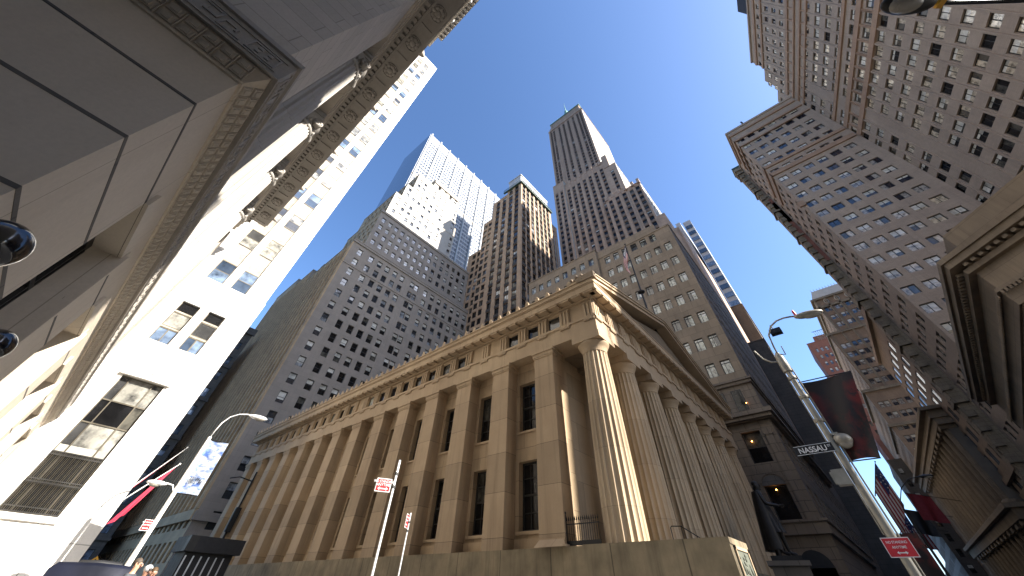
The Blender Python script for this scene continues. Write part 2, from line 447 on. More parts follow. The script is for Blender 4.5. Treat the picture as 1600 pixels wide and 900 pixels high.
# ------------------------------------------------------------------ columned temple front bank hall (the main building)
T = thing('temple_hall', 'tan stone Greek temple hall with fluted columns and square pilasters along its side', 'temple building', (32.2, 36.7, 0))
ox, oy = 32.2, 36.7
class TB(MB):     # builds in world coordinates, hands over in the temple's own frame
    def build(s, name, parent=None, mesh_only=False, at=None):
        s.v = [(x-OFF[0], y-OFF[1], z-OFF[2]) for x, y, z in s.v]
        return MB.build(s, name, parent, mesh_only, at)
OFF = (ox, oy, 0)
XW, XE, YS, YN = 17.7, 46.75, 8.18, 65.3
PY = [11.84+3.974*i for i in range(14)]      # south edges of the side pilasters
b = TB(('plinth',)); b.box(XW-.02, 10.9, 0, XE+.02, YN+.2, 3.42); b.box(XW+.3, YS-.3, 3.0, XE-.3, 10.9, 3.425); b.build('plinth', T)
b = TB(('plinth',)); 
for x0, x1 in ((XW-.02, 19.92), (XE-2.2, XE+.02)): b.box(x0, 4.65, 0, x1, 10.9, 3.46); b.box(x0-.0, 4.65-.03, 3.28, x1+.02, 4.65, 3.46)
b.build('cheek_wall', T)
b = TB(('plinth',))
for i in range(18):
    b.box(19.92, 4.9+i*.2, 0, XE-2.2, 8.6, 3.42*(i+1)/19)
b.build('steps', T)
# relief panel on the end of the near cheek wall
b = TB(('patina',)); b.box(18.02, 4.615, .9, 19.66, 4.65, 3.26)
for (x0, z0, x1, z1) in ((18.02, 3.16, 19.66, 3.26), (18.02, .9, 18.12, 3.26), (19.56, .9, 19.66, 3.26)): b.box(x0, 4.58, z0, x1, 4.612, z1, 'tan_smooth')
for i in range(70):
    x = random.uniform(18.25, 19.45); z = random.uniform(1.1, 3.05); b.ball((x, 4.61, z), random.uniform(.03, .1), 'patina', 8, 5, (1, .5, random.uniform(.6, 1.8)))
o = b.build('relief_panel', T)
# side wall with windows between the pilasters, cella south wall, north wall
b = TB(('tan',)); W = Windows(T)
class TW(Windows):
    def add(s, o, u, *a, **k): Windows.add(s, (o[0]-ox, o[1]-oy), u, *a, **k)
W = TW(T)
rects = []; XI = 18.68
for i in range(13):
    yc = PY[i]+2.78
    a = YN-yc
    for z0, z1 in ((4.2, 7.4), (9.05, 12.12)):
        rects.append((a-.92, z0, a+.92, z1)); W.add((XI, YN), WF, a, z0, 1.84, z1-z0, 'grid', 'g_dark', 'darkframe', .42, 0)
wall(b, (XI, YN), WF, YN-12.6, 3.42, 13.55, rects, 'tan', .42)
wall(b, (XI, 12.6), SF, XE-.98-XI, 3.42, 13.9, [(12.1, 3.43, 15.1, 9.6)], 'tan', .8)
b.face([(XE-.98, 12.6, 3.42), (XE-.98, YN, 3.42), (XE-.98, YN, 13.9), (XE-.98, 12.6, 13.9)]); b.face([(XW+.9, YN-.02, 3.42), (XE-.9, YN-.02, 3.42), (XE-.9, YN-.02, 13.6), (XW+.9, YN-.02, 13.6)])
for i in range(13):
    yc = PY[i]+2.78; b.box(XI-.10, yc-1.08, 4.06, XI+.02, yc+1.08, 4.2, 'tan_smooth'); b.box(XI-.08, yc-1.05, 8.93, XI+.02, yc+1.05, 9.05, 'tan_smooth')
b.box(XI-.06, 12.7, 3.42, XI+.02, YN-.1, 3.9, 'tan_smooth')
b.build('wall', T)
b = TB(('bronze',)); b.box(XI+12.1, 13.25, 3.43, XI+15.1, 13.35, 9.6)
for k in range(2):
    for j in range(4): b.box(XI+12.3+k*1.45, 13.18, 3.7+j*1.45, XI+13.5+k*1.45, 13.25, 4.9+j*1.45)
b.build('door', T)
W.finish()
def pil_mb(w, extra=0):
    q = MB(('tan_pil',)); q.box(-0.0, 0, 3.42, 1.0, w, 13.0)
    q.box(-.05, -.05, 12.98, 1.02, w+.05, 13.08, 'tan_smooth'); q.box(-.09, -.09, 13.08, 1.02, w+.09, 13.3, 'tan_smooth'); q.box(-.17, -.17, 13.3, 1.02, w+.17, 13.5, 'tan_smooth')
    return q
me = pil_mb(1.56).build('pilaster', mesh_only=True)
for i, y in enumerate(PY):
    o = link('pilaster', me, T); o.location = (XW-ox, y-oy, 0)
    if i == 0:
        o.data = None if False else me
b = TB(('tan_smooth',))    # moulded foot of the corner pilaster
b.face([(XW-.25, PY[0]-.15, 3.42), (XW-.25, PY[0]+1.7, 3.42), (XW-.02, PY[0]+1.5, 3.72), (XW-.02, PY[0]+.05, 3.72)]); b.box(XW-.25, PY[0]-.15, 3.42, XW+.9, PY[0]-.001, 3.5)
b.box(XW-.04, PY[0]+.0, 3.66, XW-.001, PY[0]+1.56, 3.74); b.build('pilaster_foot', T)
for xx in (XW, XE-.98):
    b = TB(('tan',)); b.box(xx+(1.0 if xx == XW else -.3), PY[0]+.02, 3.42, xx+(1.6 if xx == XW else 0), 12.62, 13.5); b.build('anta', T)
# fluted columns
def column_me():
    b = MB(('tan_col',)); NFl = 20; per = 7; seg = NFl*per; rows = []
    H0, H1 = 3.42, 12.55
    for k in range(15):
        t = k/14; z = H0+(H1-H0)*t
        r = .98-.20*t+.035*math.sin(PI*t)
        rows.append([(r*(1-.085*abs(math.sin(PI*j/per))**.8)*math.cos(2*PI*j/seg), r*(1-.085*abs(math.sin(PI*j/per))**.8)*math.sin(2*PI*j/seg), z) for j in range(seg)])
    b.grid(rows, 'tan_col', True, False)
    # sharpness comes from true flutes; drum joints as hairline grooves
    return b.build('column', mesh_only=True)
cme = column_me()
for p in cme.polygons: p.use_smooth = False
q = MB(('tan_smooth',)); q.lathe(0, 0, [(.76, 12.4), (.79, 12.44), (.77, 12.5), (.80, 12.55), (.80, 12.62), (.90, 12.78), (1.0, 12.93), (1.03, 13.02), (.99, 13.05)], 40); q.box(-1.03, -1.03, 13.05, 1.03, 1.03, 13.5)
cap = q.build('capital', mesh_only=True)
CX = [18.7+3.876*i for i in range(8)]
for x in CX:
    o = link('column', cme, T); o.location = (x-ox, 9.15-oy, 0)
    c = link('capital', cap, o)
# entablature
b = TB(('tan_smooth',))
def ring(b, z0, z1, out, m=None, thick=1.9, front=True):
    b.box(XW-out, YS-out, z0, XW+thick, YN+out, z1, m); b.box(XW+thick, YS-out, z0, XE-thick, YS+thick, z1, m); b.box(XE-thick, YS-out, z0, XE+out, YN+out, z1, m); b.box(XW+thick, YN-thick, z0, XE-thick, YN+out, z1, m)
ring(b, 13.5, 14.56, 0); ring(b, 14.56, 14.72, .09)
b.build('architrave', T)
b = TB(('tan_smooth',))
TY = []; y = YS+.01
k = 0
while y < YN-1: TY.append(y); y += 1.987
gl = []
for i in range(len(TY)-1):
    if i % 5 in (1, 2, 3) or (i > 8 and i % 7 != 0): gl.append(i)
rects = []
for i in gl:
    if i == 0: continue
    a0 = YN-(TY[i+1]-.08); a1 = YN-(TY[i]+.92); rects.append((a0, 14.85, a1, 15.78))
wall(b, (XW+.14, YN), WF, YN-YS-.14, 14.72, 16.02, rects, 'tan_smooth', .14)
b.box(XW+.15, YS+.14, 14.72, XE-.14, YS+1.8, 16.02); b.box(XE-1.8, YS+1.8, 14.72, XE-.14, YN-.14, 16.02); b.box(XW+.15, YN-1.8, 14.72, XE-1.8, YN-.14, 16.02)
b.build('frieze', T)
for i in gl:
    if i == 0: continue
    q = TB(('darkframe', 'g_dark')); y0, y1 = TY[i]+.92, TY[i+1]-.08; x = XW+.27
    q.face([(x, y0, 14.85), (x, y1, 14.85), (x, y1, 15.78), (x, y0, 15.78)], 'g_pale' if i % 4 == 1 else 'g_dark')
    q.box(x-.04, y0, 14.85, x, y0+.05, 15.78); q.box(x-.04, y1-.05, 14.85, x, y1, 15.78); q.box(x-.04, y0+.05, 15.73, x, y1-.05, 15.78); q.box(x-.04, y0+.05, 14.85, x, y1-.05, 14.9)
    q.build('attic_window', T)
def trig():
    q = MB(('tan_smooth',)); w = .84
    q.box(.04, 0, 14.72, .14, w, 15.9)
    for j in range(3): q.box(-.035, .05+j*.27, 14.72, .04, .05+j*.27+.16, 15.8)
    q.box(-.0, -.02, 15.8, .14, w+.02, 15.95); q.box(-.11, 0, 14.44, .0, w, 14.53)
    for j in range(6): q.box(-.10, .03+j*.137, 14.36, -.0, .03+j*.137+.09, 14.44)
    return q.build('triglyph', mesh_only=True)
tme = trig()
for y in TY[:]:
    o = link('triglyph', tme, T); o.location = (XW-ox, y-oy, 0)
x = XW+.01
while x < XE-.5:
    o = link('triglyph', tme, T); o.location = (x+.84-ox, YS-oy, 0); o.rotation_euler = (0, 0, PI/2); x += 1.938
b = TB(('tan_smooth',))
PR = .72
ring(b, 16.02, 16.12, .12); ring(b, 16.22, 16.66, PR, thick=.5); ring(b, 16.66, 16.74, PR+.05, thick=.5)
y = YS-.45
while y < YN: b.box(XW-PR+.04, y, 16.1, XW-.1, y+.72, 16.22); y += .9935
x = XW-.45
while x < XE+.3: b.box(x, YS-PR+.04, 16.1, x+.70, YS-.1, 16.22); x += .969
b.build('cornice', T)
b = TB(('tan_smooth',))   # gutter of the long side
b.box(XW-PR-.12, YS+.3, 16.74, XW-.3, YN+PR, 17.02); b.box(XW-PR-.2, YS+.3, 17.02, XW-.3, YN+PR, 17.1); b.box(XE+.3, YS+.3, 16.74, XE+PR+.12, YN+PR, 17.05)
b.build('gutter', T)
q = MB(('tan_smooth',)); rows = []
prof = [(-.16, 0), (-.17, .16), (-.12, .3), (-.05, .42), (0, .46), (.05, .42), (.12, .3), (.17, .16), (.16, 0)]
q.face([(-.05, y, z) for y, z in prof]); q.face([(.07, y, z) for y, z in reversed(prof)])
for (a, c) in zip(prof[:-1], prof[1:]): q.face([(-.05, a[0], a[1]), (.07, a[0], a[1]), (.07, c[0], c[1]), (-.05, c[0], c[1])])
q.box(.07, -.14, 0, .8, .14, .16)
an = q.build('antefix', mesh_only=True); y = YS+1.2
while y < YN:
    o = link('antefix', an, T); o.location = (XW-PR-.1-ox, y-oy, 17.1); y += .995
# pediment
b = TB(('tan_smooth',)); ZP = 16.74; AX = (XW+XE)/2; AZ = 21.3; XL, XR = XW-PR-.1, XE+PR+.1
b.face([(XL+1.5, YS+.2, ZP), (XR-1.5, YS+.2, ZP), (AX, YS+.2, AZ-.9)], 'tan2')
b.build('tympanum', T)
b = TB(('tan_smooth',))
def rake(x0, z0, x1, z1, ya, yb, t0, t1, m=None):
    v = [(x0, ya, z0+t0), (x1, ya, z1+t0), (x1, ya, z1+t1), (x0, ya, z0+t1)]; w_ = [(x, yb, z) for x, _, z in v]
    b.face(v, m); b.face(w_[::-1], m)
    for i in range(4): j = (i+1) % 4; b.face([v[i], w_[i], w_[j], v[j]], m)
for x0, x1 in ((XL, AX), (XR, AX)):
    rake(x0, ZP-.0, x1, AZ-.62, YS-PR, YS+1.2, 0, .3); rake(x0-.0, ZP, x1, AZ-.62, YS-PR-.12, YS+1.2, .3, .52); rake(x0, ZP, x1, AZ-.62, YS-PR-.2, YS+1.2, .52, .62)
b.build('raking_cornice', T)
b = TB(('tan2',))    # weathered acroterion block at the near corner
b.box(XL-.1, YS-PR-.2, 17.0, XL+.25, YS+.5, 17.5)
for i in range(16): b.ball((XL+random.uniform(-.1, .3), YS-PR+random.uniform(-.1, 1.8), 17.35+random.uniform(-.1, .3)), random.uniform(.07, .15), 'tan2', 8, 6)
b.build('acroterion', T)
b = TB(('roofing',))
for x0 in (XW-.6, XE+.6): b.face([(x0, YS+.4, 16.9), (x0, YN+.5, 16.9), (AX, YN+.5, AZ-.2), (AX, YS+.4, AZ-.2)])
b.build('roof', T)
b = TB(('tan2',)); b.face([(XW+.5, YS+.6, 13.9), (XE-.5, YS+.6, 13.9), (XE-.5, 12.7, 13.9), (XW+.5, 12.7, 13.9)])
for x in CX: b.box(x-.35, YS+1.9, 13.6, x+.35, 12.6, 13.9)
b.build('porch_ceiling', T)
OFF = (0, 0, 0)
# flagpole and flag on the ridge
fp = thing('flagpole', 'tall dark flagpole rising from the peak of the temple pediment', 'flagpole', (32.25, 8.6, 20.9))
b = MB(('iron',)); b.lathe(0, 0, [(.11, 0), (.1, 5), (.075, 9), (.045, 12.8)], 10); b.build('pole', fp)
b = MB(('iron',)); b.ball((0, 0, 12.85), .12); b.build('finial', fp); b = MB(('iron',)); b.lathe(0, 0, [(.1, 4.6), (.38, 4.75), (.4, 4.85), (.1, 5.0)], 14); b.build('collar', fp)
b = MB(('iron',)); b.tube([(0, 0, 1.2), (-.5, .5, .2), (-.7, .8, -.4)], .04); b.tube([(0, 0, 1.2), (.5, .5, .2), (.7, .8, -.4)], .04); b.box(-.25, -.25, -.6, .25, .25, .35); b.build('mount', fp)
def us_flag(name, label, loc, path, hoist, dirn, group=None):
    """hanging flag: rows along its drop; canton near the hoist top"""
    b = MB(('stripe_red', 'stripe_white', 'flagblue')); nx, nz = 14, 13; g = []
    for i in range(nz+1):
        row = []
        for j in range(nx+1):
            row.append(path(j/nx, i/nz))
        g.append(row)
    for i in range(nz):
        for j in range(nx):
            m = 'flagblue' if (i < 7 and j < 6) else ('stripe_red' if i % 2 == 0 else 'stripe_white')
            b.face([g[i][j], g[i+1][j], g[i+1][j+1], g[i][j+1]], m, True)
    for i in range(1, 6):
        for j in range(0, 5):
            p = Vector(g[i][j]).lerp(Vector(g[i+1][j+1]), .5); n = (Vector(g[i+1][j])-Vector(g[i][j])).cross(Vector(g[i][j+1])-Vector(g[i][j])).normalized()
            s = (Vector(g[i][j+1])-Vector(g[i][j])).length*.22; e1 = (Vector(g[i][j+1])-Vector(g[i][j])).normalized(); e2 = n.cross(e1)
            for sg in (1, -1): b.face([p+n*.012*sg+e1*s*math.cos(a*PI*2/5)+e2*s*math.sin(a*PI*2/5) for a in range(5)], 'stripe_white')
    o = b.build(name); o.location = loc; return tag(o, label, 'flag', group)
us_flag('national_flag', 'striped national flag hanging limp from the temple flagpole', (32.25, 8.6, 33.5), lambda s, t: (.16*math.sin(s*7+t*4), .06+.8*math.sin(min(s*1.25, 1)*PI*.6)*(1-.35*t)+.10*math.sin(s*9+t*3), -1.7*t*(1-.35*s)-3.9*s**1.05), 1, 1)
# iron railing and handrail on the porch
rl = thing('iron_railing', 'black iron spiked railing between corner column and temple wall', 'railing', (17.85, 10.0, 3.46))
b = MB(('iron',))
for k in range(16):
    y = .05+k*.115; b.tube([(0, y, 0), (0, y, .85)], .016, 6); b.lathe(0, y, [(.0, .85), (.032, .88), (.03, .94), (.002, 1.05)], 6, cap=False)
b.build('bars', rl); b = MB(('iron',)); b.box(-.02, 0, .12, .02, 1.85, .16); b.box(-.02, 0, .72, .02, 1.85, .76); b.box(-.015, 0, .0, .015, 1.85, .12)
b.tube([(0, 1.84, 0), (0, 1.84, 1.15)], .035, 8); b.ball((0, 1.84, 1.18), .055); b.build('rails', rl)
hr = thing('handrail', 'thin dark metal handrail at the top of the temple steps', 'handrail', (21.2, 8.0, 3.42))
b = MB(('iron',)); b.tube([(0, 0, 0), (-.0, 0, .82), (.02, -.05, .88), (.05, -.5, .86), (.1, -1.5, .25), (.1, -1.55, -.6)], .022, 8); b.build('rail', hr); b = MB(('iron',)); b.tube([(.05, -.5, -.1), (.05, -.5, .86)], .018); b.tube([(.08, -1.1, -.5), (.08, -1.1, .5)], .018); b.build('post', hr)

# ------------------------------------------------------------------ bronze statue
def skin_mesh(joints, edges, root=0, sub=2, name='body', mat='bronze', parent=None, smooth=True):
    me = bpy.data.meshes.new(name); me.from_pydata([j[0] for j in joints], edges, []); me.update()
    o = bpy.data.objects.new(name, me); COL.objects.link(o)
    o.modifiers.new('k', 'SKIN').use_smooth_shade = smooth; sk = me.skin_vertices
    if not sk: me.skin_vertices  # layer made below
    if len(me.skin_vertices) == 0:
        pass
    for i, j in enumerate(joints):
        r = j[1] if isinstance(j[1], tuple) else (j[1], j[1]); me.skin_vertices[0].data[i].radius = r; me.skin_vertices[0].data[i].use_root = (i == root)
    md = o.modifiers.new('s', 'SUBSURF'); md.levels = sub; md.render_levels = sub
    dg = bpy.context.evaluated_depsgraph_get(); m2 = bpy.data.meshes.new_from_object(o.evaluated_get(dg)); 
    COL.objects.unlink(o); bpy.data.objects.remove(o)
    m2.materials.clear(); m2.materials.append(MATS[mat]); m2.name = name
    for p in m2.polygons: p.use_smooth = smooth
    if parent is False: return m2
    return link(name, m2, parent)
def figure(h=1.8, pose=None):
    """joint table of a standing figure (metres at height 1.8), facing -Y"""
    k = h/1.8
    J = {'pel': ((0, 0, .95), (.16, .115)), 'waist': ((0, 0, 1.1), (.14, .10)), 'chest': ((0, .0, 1.32), (.17, .115)), 'neckb': ((0, .01, 1.48), (.085, .07)), 'neck': ((0, 0, 1.54), .052), 'head': ((0, -.012, 1.66), (.074, .09)), 'top': ((0, -.0, 1.745), (.06, .072)),
         'shl': ((.175, .01, 1.45), .065), 'ell': ((.23, .03, 1.17), .045), 'wrl': ((.24, -.06, .93), .030), 'shr': ((-.175, .01, 1.45), .065), 'elr': ((-.23, .03, 1.17), .045), 'wrr': ((-.24, -.06, .93), .030),
         'hpl': ((.09, 0, .88), .095), 'knl': ((.10, -.02, .50), .06), 'anl': ((.10, .03, .09), .038), 'tol': ((.12, -.15, .035), .035), 'hpr': ((-.09, 0, .88), .095), 'knr': ((-.10, -.02, .50), .06), 'anr': ((-.10, .03, .09), .038), 'tor': ((-.12, -.15, .035), .035)}
    if pose:
        for a, p in pose.items(): J[a] = (p, J[a][1]) if not isinstance(p[0], tuple) else p
    names = list(J); E_ = [('pel', 'waist'), ('waist', 'chest'), ('chest', 'neckb'), ('neckb', 'neck'), ('neck', 'head'), ('head', 'top'), ('chest', 'shl'), ('shl', 'ell'), ('ell', 'wrl'), ('chest', 'shr'), ('shr', 'elr'), ('elr', 'wrr'), ('pel', 'hpl'), ('hpl', 'knl'), ('knl', 'anl'), ('anl', 'tol'), ('pel', 'hpr'), ('hpr', 'knr'), ('knr', 'anr'), ('anr', 'tor')]
    return J, names, E_, k
def body_from(J, names, E_, k, inflate=1.0, only=None, **kw):
    ns = [n for n in names if (only is None or n in only)]
    js = []
    for n in ns:
        p, r = J[n]; r = r if isinstance(r, tuple) else (r, r); js.append((tuple(c*k for c in p), tuple(c*k*inflate for c in r)))
    ed = [(ns.index(a), ns.index(c)) for a, c in E_ if a in ns and c in ns]
    return skin_mesh(js, ed, **kw)
def hand(b, w, d, side, m, k=1.0, curl=.5):
    """palm, four unequal bent fingers and a thumb leaving the side"""
    w = Vector(w); d = Vector(d).normalized(); s = d.cross(Vector((0, 1, 0)));
    if s.length < .2: s = d.cross(Vector((1, 0, 0)))
    s = s.normalized()*side; n = d.cross(s).normalized()
    b.tube([w, w+d*.04*k, w+d*.09*k], [.022*k, .034*k, .036*k], 8, m)
    for i, L in enumerate((.075, .085, .08, .06)):
        o = w+d*.085*k+s*(i-1.5)*.02*k; p1 = o+d*L*.45*k+n*.01*k; p2 = p1+(d*(1-curl)+n*curl)*L*.32*k; p3 = p2+(d*(1-curl*1.5)+n*curl*1.4)*L*.25*k
        b.tube([o, p1, p2, p3], [.0095*k, .009*k, .008*k, .006*k], 6, m)
    o = w+d*.03*k-s*.025*k; b.tube([o, o+(d*.6-s*.7)*.035*k, o+(d*1.2-s*.75)*.05*k+n*.012*k], [.012*k, .011*k, .008*k], 6, m)
st = thing('bronze_statue', 'dark bronze statue of a standing man in a cloak on a stone pedestal', 'statue', (32.2, 5.5, 0), rot=.15)
b = MB(('dark_stone',)); b.box(-1.15, -1.15, 0, 1.15, 1.15, .5); b.box(-.95, -.95, .5, .95, .95, 3.5); b.box(-1.1, -1.1, 3.5, 1.1, 1.1, 3.72); b.build('pedestal', st)
b = MB(('bronze',)); b.box(-.8, -.8, 3.72, .8, .8, 3.95); b.build('base', st)
pose = {'wrr': (-.20, -.40, 1.10), 'elr': (-.27, -.08, 1.16), 'knl': (.12, -.12, .5), 'anl': (.14, -.14, .09), 'tol': (.16, -.32, .035), 'wrl': (.27, -.02, .98), 'ell': (.30, .08, 1.2)}
J, nm, E_, k = figure(3.75, pose); J['head'] = (J['head'][0], (.082, .095))
o = body_from(J, nm, E_, k, 1.22, mat='bronze', name='figure', parent=st); o.location = (0, 0, 3.95)
b = MB(('bronze',))
kk = k
# coat: flaring skirt with folds, and cloak trailing down the back over a fasces
rows = []
for i in range(9):
    t = i/8; z = (1.12-.62*t)*kk; r = (.20+.17*t)*kk
    rows.append([((r*1.05)*math.cos(a)*(1+.10*t*math.sin(a*9)), (r*.85)*math.sin(a)*(1+.10*t*math.sin(a*9))+.03*kk, z) for a in [2*PI*j/44+.0 for j in range(36, 4-0, -1)]])
b.grid(rows)
rows = []
for i in range(12):
    t = i/11; z = (1.50-1.38*t)*kk; rr = (.21+.27*t**.8)*kk
    rows.append([(rr*math.cos(a)*1.0, (rr*.75+.02*math.sin(a*10)*kk*(.3+t))*math.sin(a)+.05*kk*(1+t), z) for a in [PI*(-.12)+PI*1.24*j/30 for j in range(31)]])
b.grid(rows); rows2 = [[(x*.93, y*.93, z) for x, y, z in r] for r in rows]; b.grid(rows2)
o = b.build('cloak', st, at=(0, 0, 3.95))
b = MB(('bronze',)); c = J['head'][0]; hz = c[2]*kk; hy = c[1]*kk
b.ball((0, hy-.10*kk, hz-.005*kk), .018*kk, None, 8, 6, (1, 1.2, 1.6)); b.ball((0, hy-.085*kk, hz-.05*kk), .028*kk, None, 8, 6, (1.1, .6, .45)); b.ball((0, hy-.07*kk, hz-.085*kk), .03*kk, None, 8, 6)
for sx in (-1, 1): b.ball((sx*.03*kk, hy-.088*kk, hz+.02*kk), .014*kk, None, 8, 6, (1.2, .6, .7)); b.ball((sx*.082*kk, hy+.01*kk, hz), .022*kk, None, 8, 6, (.5, 1, 1.5)); b.ball((sx*.075*kk, hy+.02*kk, hz+.0*kk), .035*kk, None, 8, 6, (.8, 1, 1.5))
b.ball((0, hy+.02*kk, hz+.055*kk), .095*kk, None, 14, 10, (.95, 1.05, .8)); b.ball((0, hy+.1*kk, hz-.07*kk), .035*kk, None, 8, 6, (.8, .8, 1.8))
o = b.build('hair_and_face', st, at=(0, 0, 3.95))
b = MB(('bronze',)); hand(b, [v*kk for v in J['wrr'][0]], (.1, -1, .05), 1, 'bronze', kk, .35); hand(b, [v*kk for v in J['wrl'][0]], (0, -.1, -1), -1, 'bronze', kk, .5); o = b.build('hands', st, at=(0, 0, 3.95))
b = MB(('bronze',)); b.lathe(.42*1.0, .35, [(.16, 0), (.16, 1.9), (.2, 1.95), (.2, 2.1)], 14); o = b.build('pillar', st, at=(0, 0, 3.95))
# ------------------------------------------------------------------ left: bank tower with key-pattern cornice, colonnade and pale end wall (local units, scaled)
K = .65
def bank(name, label): return thing(name, label, 'bank building', (0, 0, 1.6*(1-K)), sc=K)
L = bank('bank_tower', 'grey stone bank with key-pattern cornice, giant fluted columns and rosette cornice, at the left edge')
LX, LY, LN = -2.8, 7.42, 50.0
b = MB(('cream',))
rects = []
for i in range(5):
    y0 = 11.85+7.9*i
    a0 = LN-(y0+3.6); rects.append((a0, -2.0, LN-y0, 8.85))
rects.append((LN-10.9, -2.0, LN-8.35, 5.2))
wall(b, (LX, LN), WF, 0.01, -2.2, 10.5, [], 'cream')
# east face is x = LX looking east: u = north, outward normal east
P = (LX, LY)
er = [(11.85+7.9*i-LY, -1.9, 11.85+7.9*i+3.5-LY, 8.85) for i in range(5)]+[(8.35-LY, -1.9, 10.9-LY, 5.2)]
wall(b, P, EF, LN-LY, -2.5, 10.5, er, 'cream', 1.0)
wall(b, (-60, LY), SF, LX+60, -2.5, 10.5, [], 'cream')
b.build('podium_wall', L)
b = MB(('dark_stone',))      # recessed joints between the big courses
for z in (2.1, 3.75, 5.45, 7.18, 8.88):
    b.box(LX-.02, LY-.02+.0, z-.045, LX+.004, LN, z+.045) if False else None
def joints(b, z, segs):
    for y0, y1 in segs: b.obox(P, EF, y0-LY, .0, z-.04, y1-LY, .006, z+.04)
full = []
prev = LY
for i in range(5): full.append((prev, 11.85+7.9*i)); prev = 11.85+7.9*i+3.5
full.append((prev, LN))
for z in (7.18,): joints(b, z, full)
joints(b, 5.45, full)
for z in (3.75, 2.1): joints(b, z, [(10.9, 11.85)]+full[1:])
joints(b, 8.88, [(LY, LN)])
for z in (2.1, 3.75, 5.45, 7.18, 8.88): b.box(-60, LY-.006, z-.04, LX, LY, z+.04)
b.build('course_joint', L)
for i in range(5):
    y0 = 11.85+7.9*i
    q = MB(('darkframe',)); x = LX-.66
    q.box(x-.1, y0, -1.9, x, y0+3.5, -1.7); q.box(x-.1, y0, 8.6, x, y0+3.5, 8.85)
    for t in (0, .3, 1.15, 2.3, 3.15, 3.42): q.box(x-.12, y0+t, -1.7, x+.02, y0+t+.08, 8.6)
    for z in (1.5, 4.8, 7.0): q.box(x-.12, y0+.08, z, x+.03, y0+3.42, z+.15)
    w_ = q.build('window', L)
    g = MB(('g_dark',)); g.face([(x-.06, y0+.05, -1.7), (x-.06, y0+3.45, -1.7), (x-.06, y0+3.45, 8.6), (x-.06, y0+.05, 8.6)]); g.build('pane', w_)
    q = MB(('cream',)); q.box(LX-.3, y0+3.504, -2.2, LX+.22, y0+3.72, 9.02); q.box(LX-.3, y0+3.72, -2.2, LX+.1, y0+4.1, 9.3); q.box(LX-.25, y0-.02, 8.856, LX+.1, y0+3.5, 9.3)
    q.build('window_surround', L)
q = MB(('darkframe', 'g_dark')); x = LX-.7; q.box(x-.1, 8.35, 5.0, x, 10.9, 5.2); q.box(x-.1, 9.5, -2, x, 9.7, 5.0); q.box(x-.2, 8.35, 3.9, x+.1, 10.9, 4.1); q.face([(x-.06, 8.35, -2), (x-.06, 10.9, -2), (x-.06, 10.9, 5), (x-.06, 8.35, 5)], 'g_dark'); q.build('shop_window', L)
# leaf moulding
def leaf():
    q = MB(('cream_moulding',)); w = .36
    # slanted tongue between z 10.45 (q=.04) and 10.92 (q=.34); local x along wall, -y outward
    def pt(a, t, e=0): return (a, -(.05+.30*t)-e*.75, 10.47+.45*t-e*.5)
    for (a0, a1, t0, t1, e) in ((.02, .34, .05, .48, .055), (.08, .28, .12, .42, .085), (.02, .34, .56, .97, .06), (.08, .28, .64, .90, .09)):
        c = [pt(a0, t0), pt(a1, t0), pt(a1, t1), pt(a0, t1)]; d = [pt(a0+.02, t0+.03, e), pt(a1-.02, t0+.03, e), pt(a1-.02, t1-.03, e), pt(a0+.02, t1-.03, e)]
        q.face(d)
        for i in range(4): j = (i+1) % 4; q.face([c[i], c[j], d[j], d[i]])
    q.tube([pt(.37, 0, .02), pt(.37, .3, .05), pt(.37, .6, .03), pt(.37, 1, .05)], .018, 5)
    return q
lm = leaf()
q = MB(('cream',)); n = 0
def place(q, src, o, u, a, flip=False):
    nrm = (u[1], -u[0]); i = len(q.v)
    for x, y, z in src.v: q.v.append((o[0]+u[0]*(a+x)+nrm[0]*(-y), o[1]+u[1]*(a+x)+nrm[1]*(-y), z))
    for f, m, s in zip(src.f, src.m, src.sm): q.f.append(tuple(i+k for k in f)); q.m.append(q.mi(src.mats[m])); q.sm.append(s)
for k in range(106): place(q, lm, P, EF, .05+k*.40)
q.build('leaf_moulding', L)
q = MB(('cream',))
for k in range(60): place(q, lm, (LX, LY), SF, -.40-k*.40)
# slanted backing of the moulding, then flat fascias
def ring2(q, q0, z0, q1, z1, m=None):
    A = [(LX+q0, LN, z0), (LX+q0, LY-q0, z0), (-60, LY-q0, z0)]; B = [(LX+q1, LN, z1), (LX+q1, LY-q1, z1), (-60, LY-q1, z1)]
    for i in range(2): q.face([A[i], A[i+1], B[i+1], B[i]], m)
ring2(q, .0, 10.38, .06, 10.38); ring2(q, .06, 10.38, .06, 10.47); ring2(q, .05, 10.47, .35, 10.93); ring2(q, .35, 10.93, .35, 11.0)
q.build('leaf_moulding', L)
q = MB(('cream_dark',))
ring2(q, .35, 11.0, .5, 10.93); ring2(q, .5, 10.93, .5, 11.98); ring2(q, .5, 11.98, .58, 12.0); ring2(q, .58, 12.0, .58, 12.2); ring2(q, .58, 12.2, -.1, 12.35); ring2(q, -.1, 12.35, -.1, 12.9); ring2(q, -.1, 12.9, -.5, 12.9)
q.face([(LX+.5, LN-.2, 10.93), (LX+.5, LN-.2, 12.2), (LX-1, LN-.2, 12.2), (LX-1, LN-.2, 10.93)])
q.build('cornice', L)
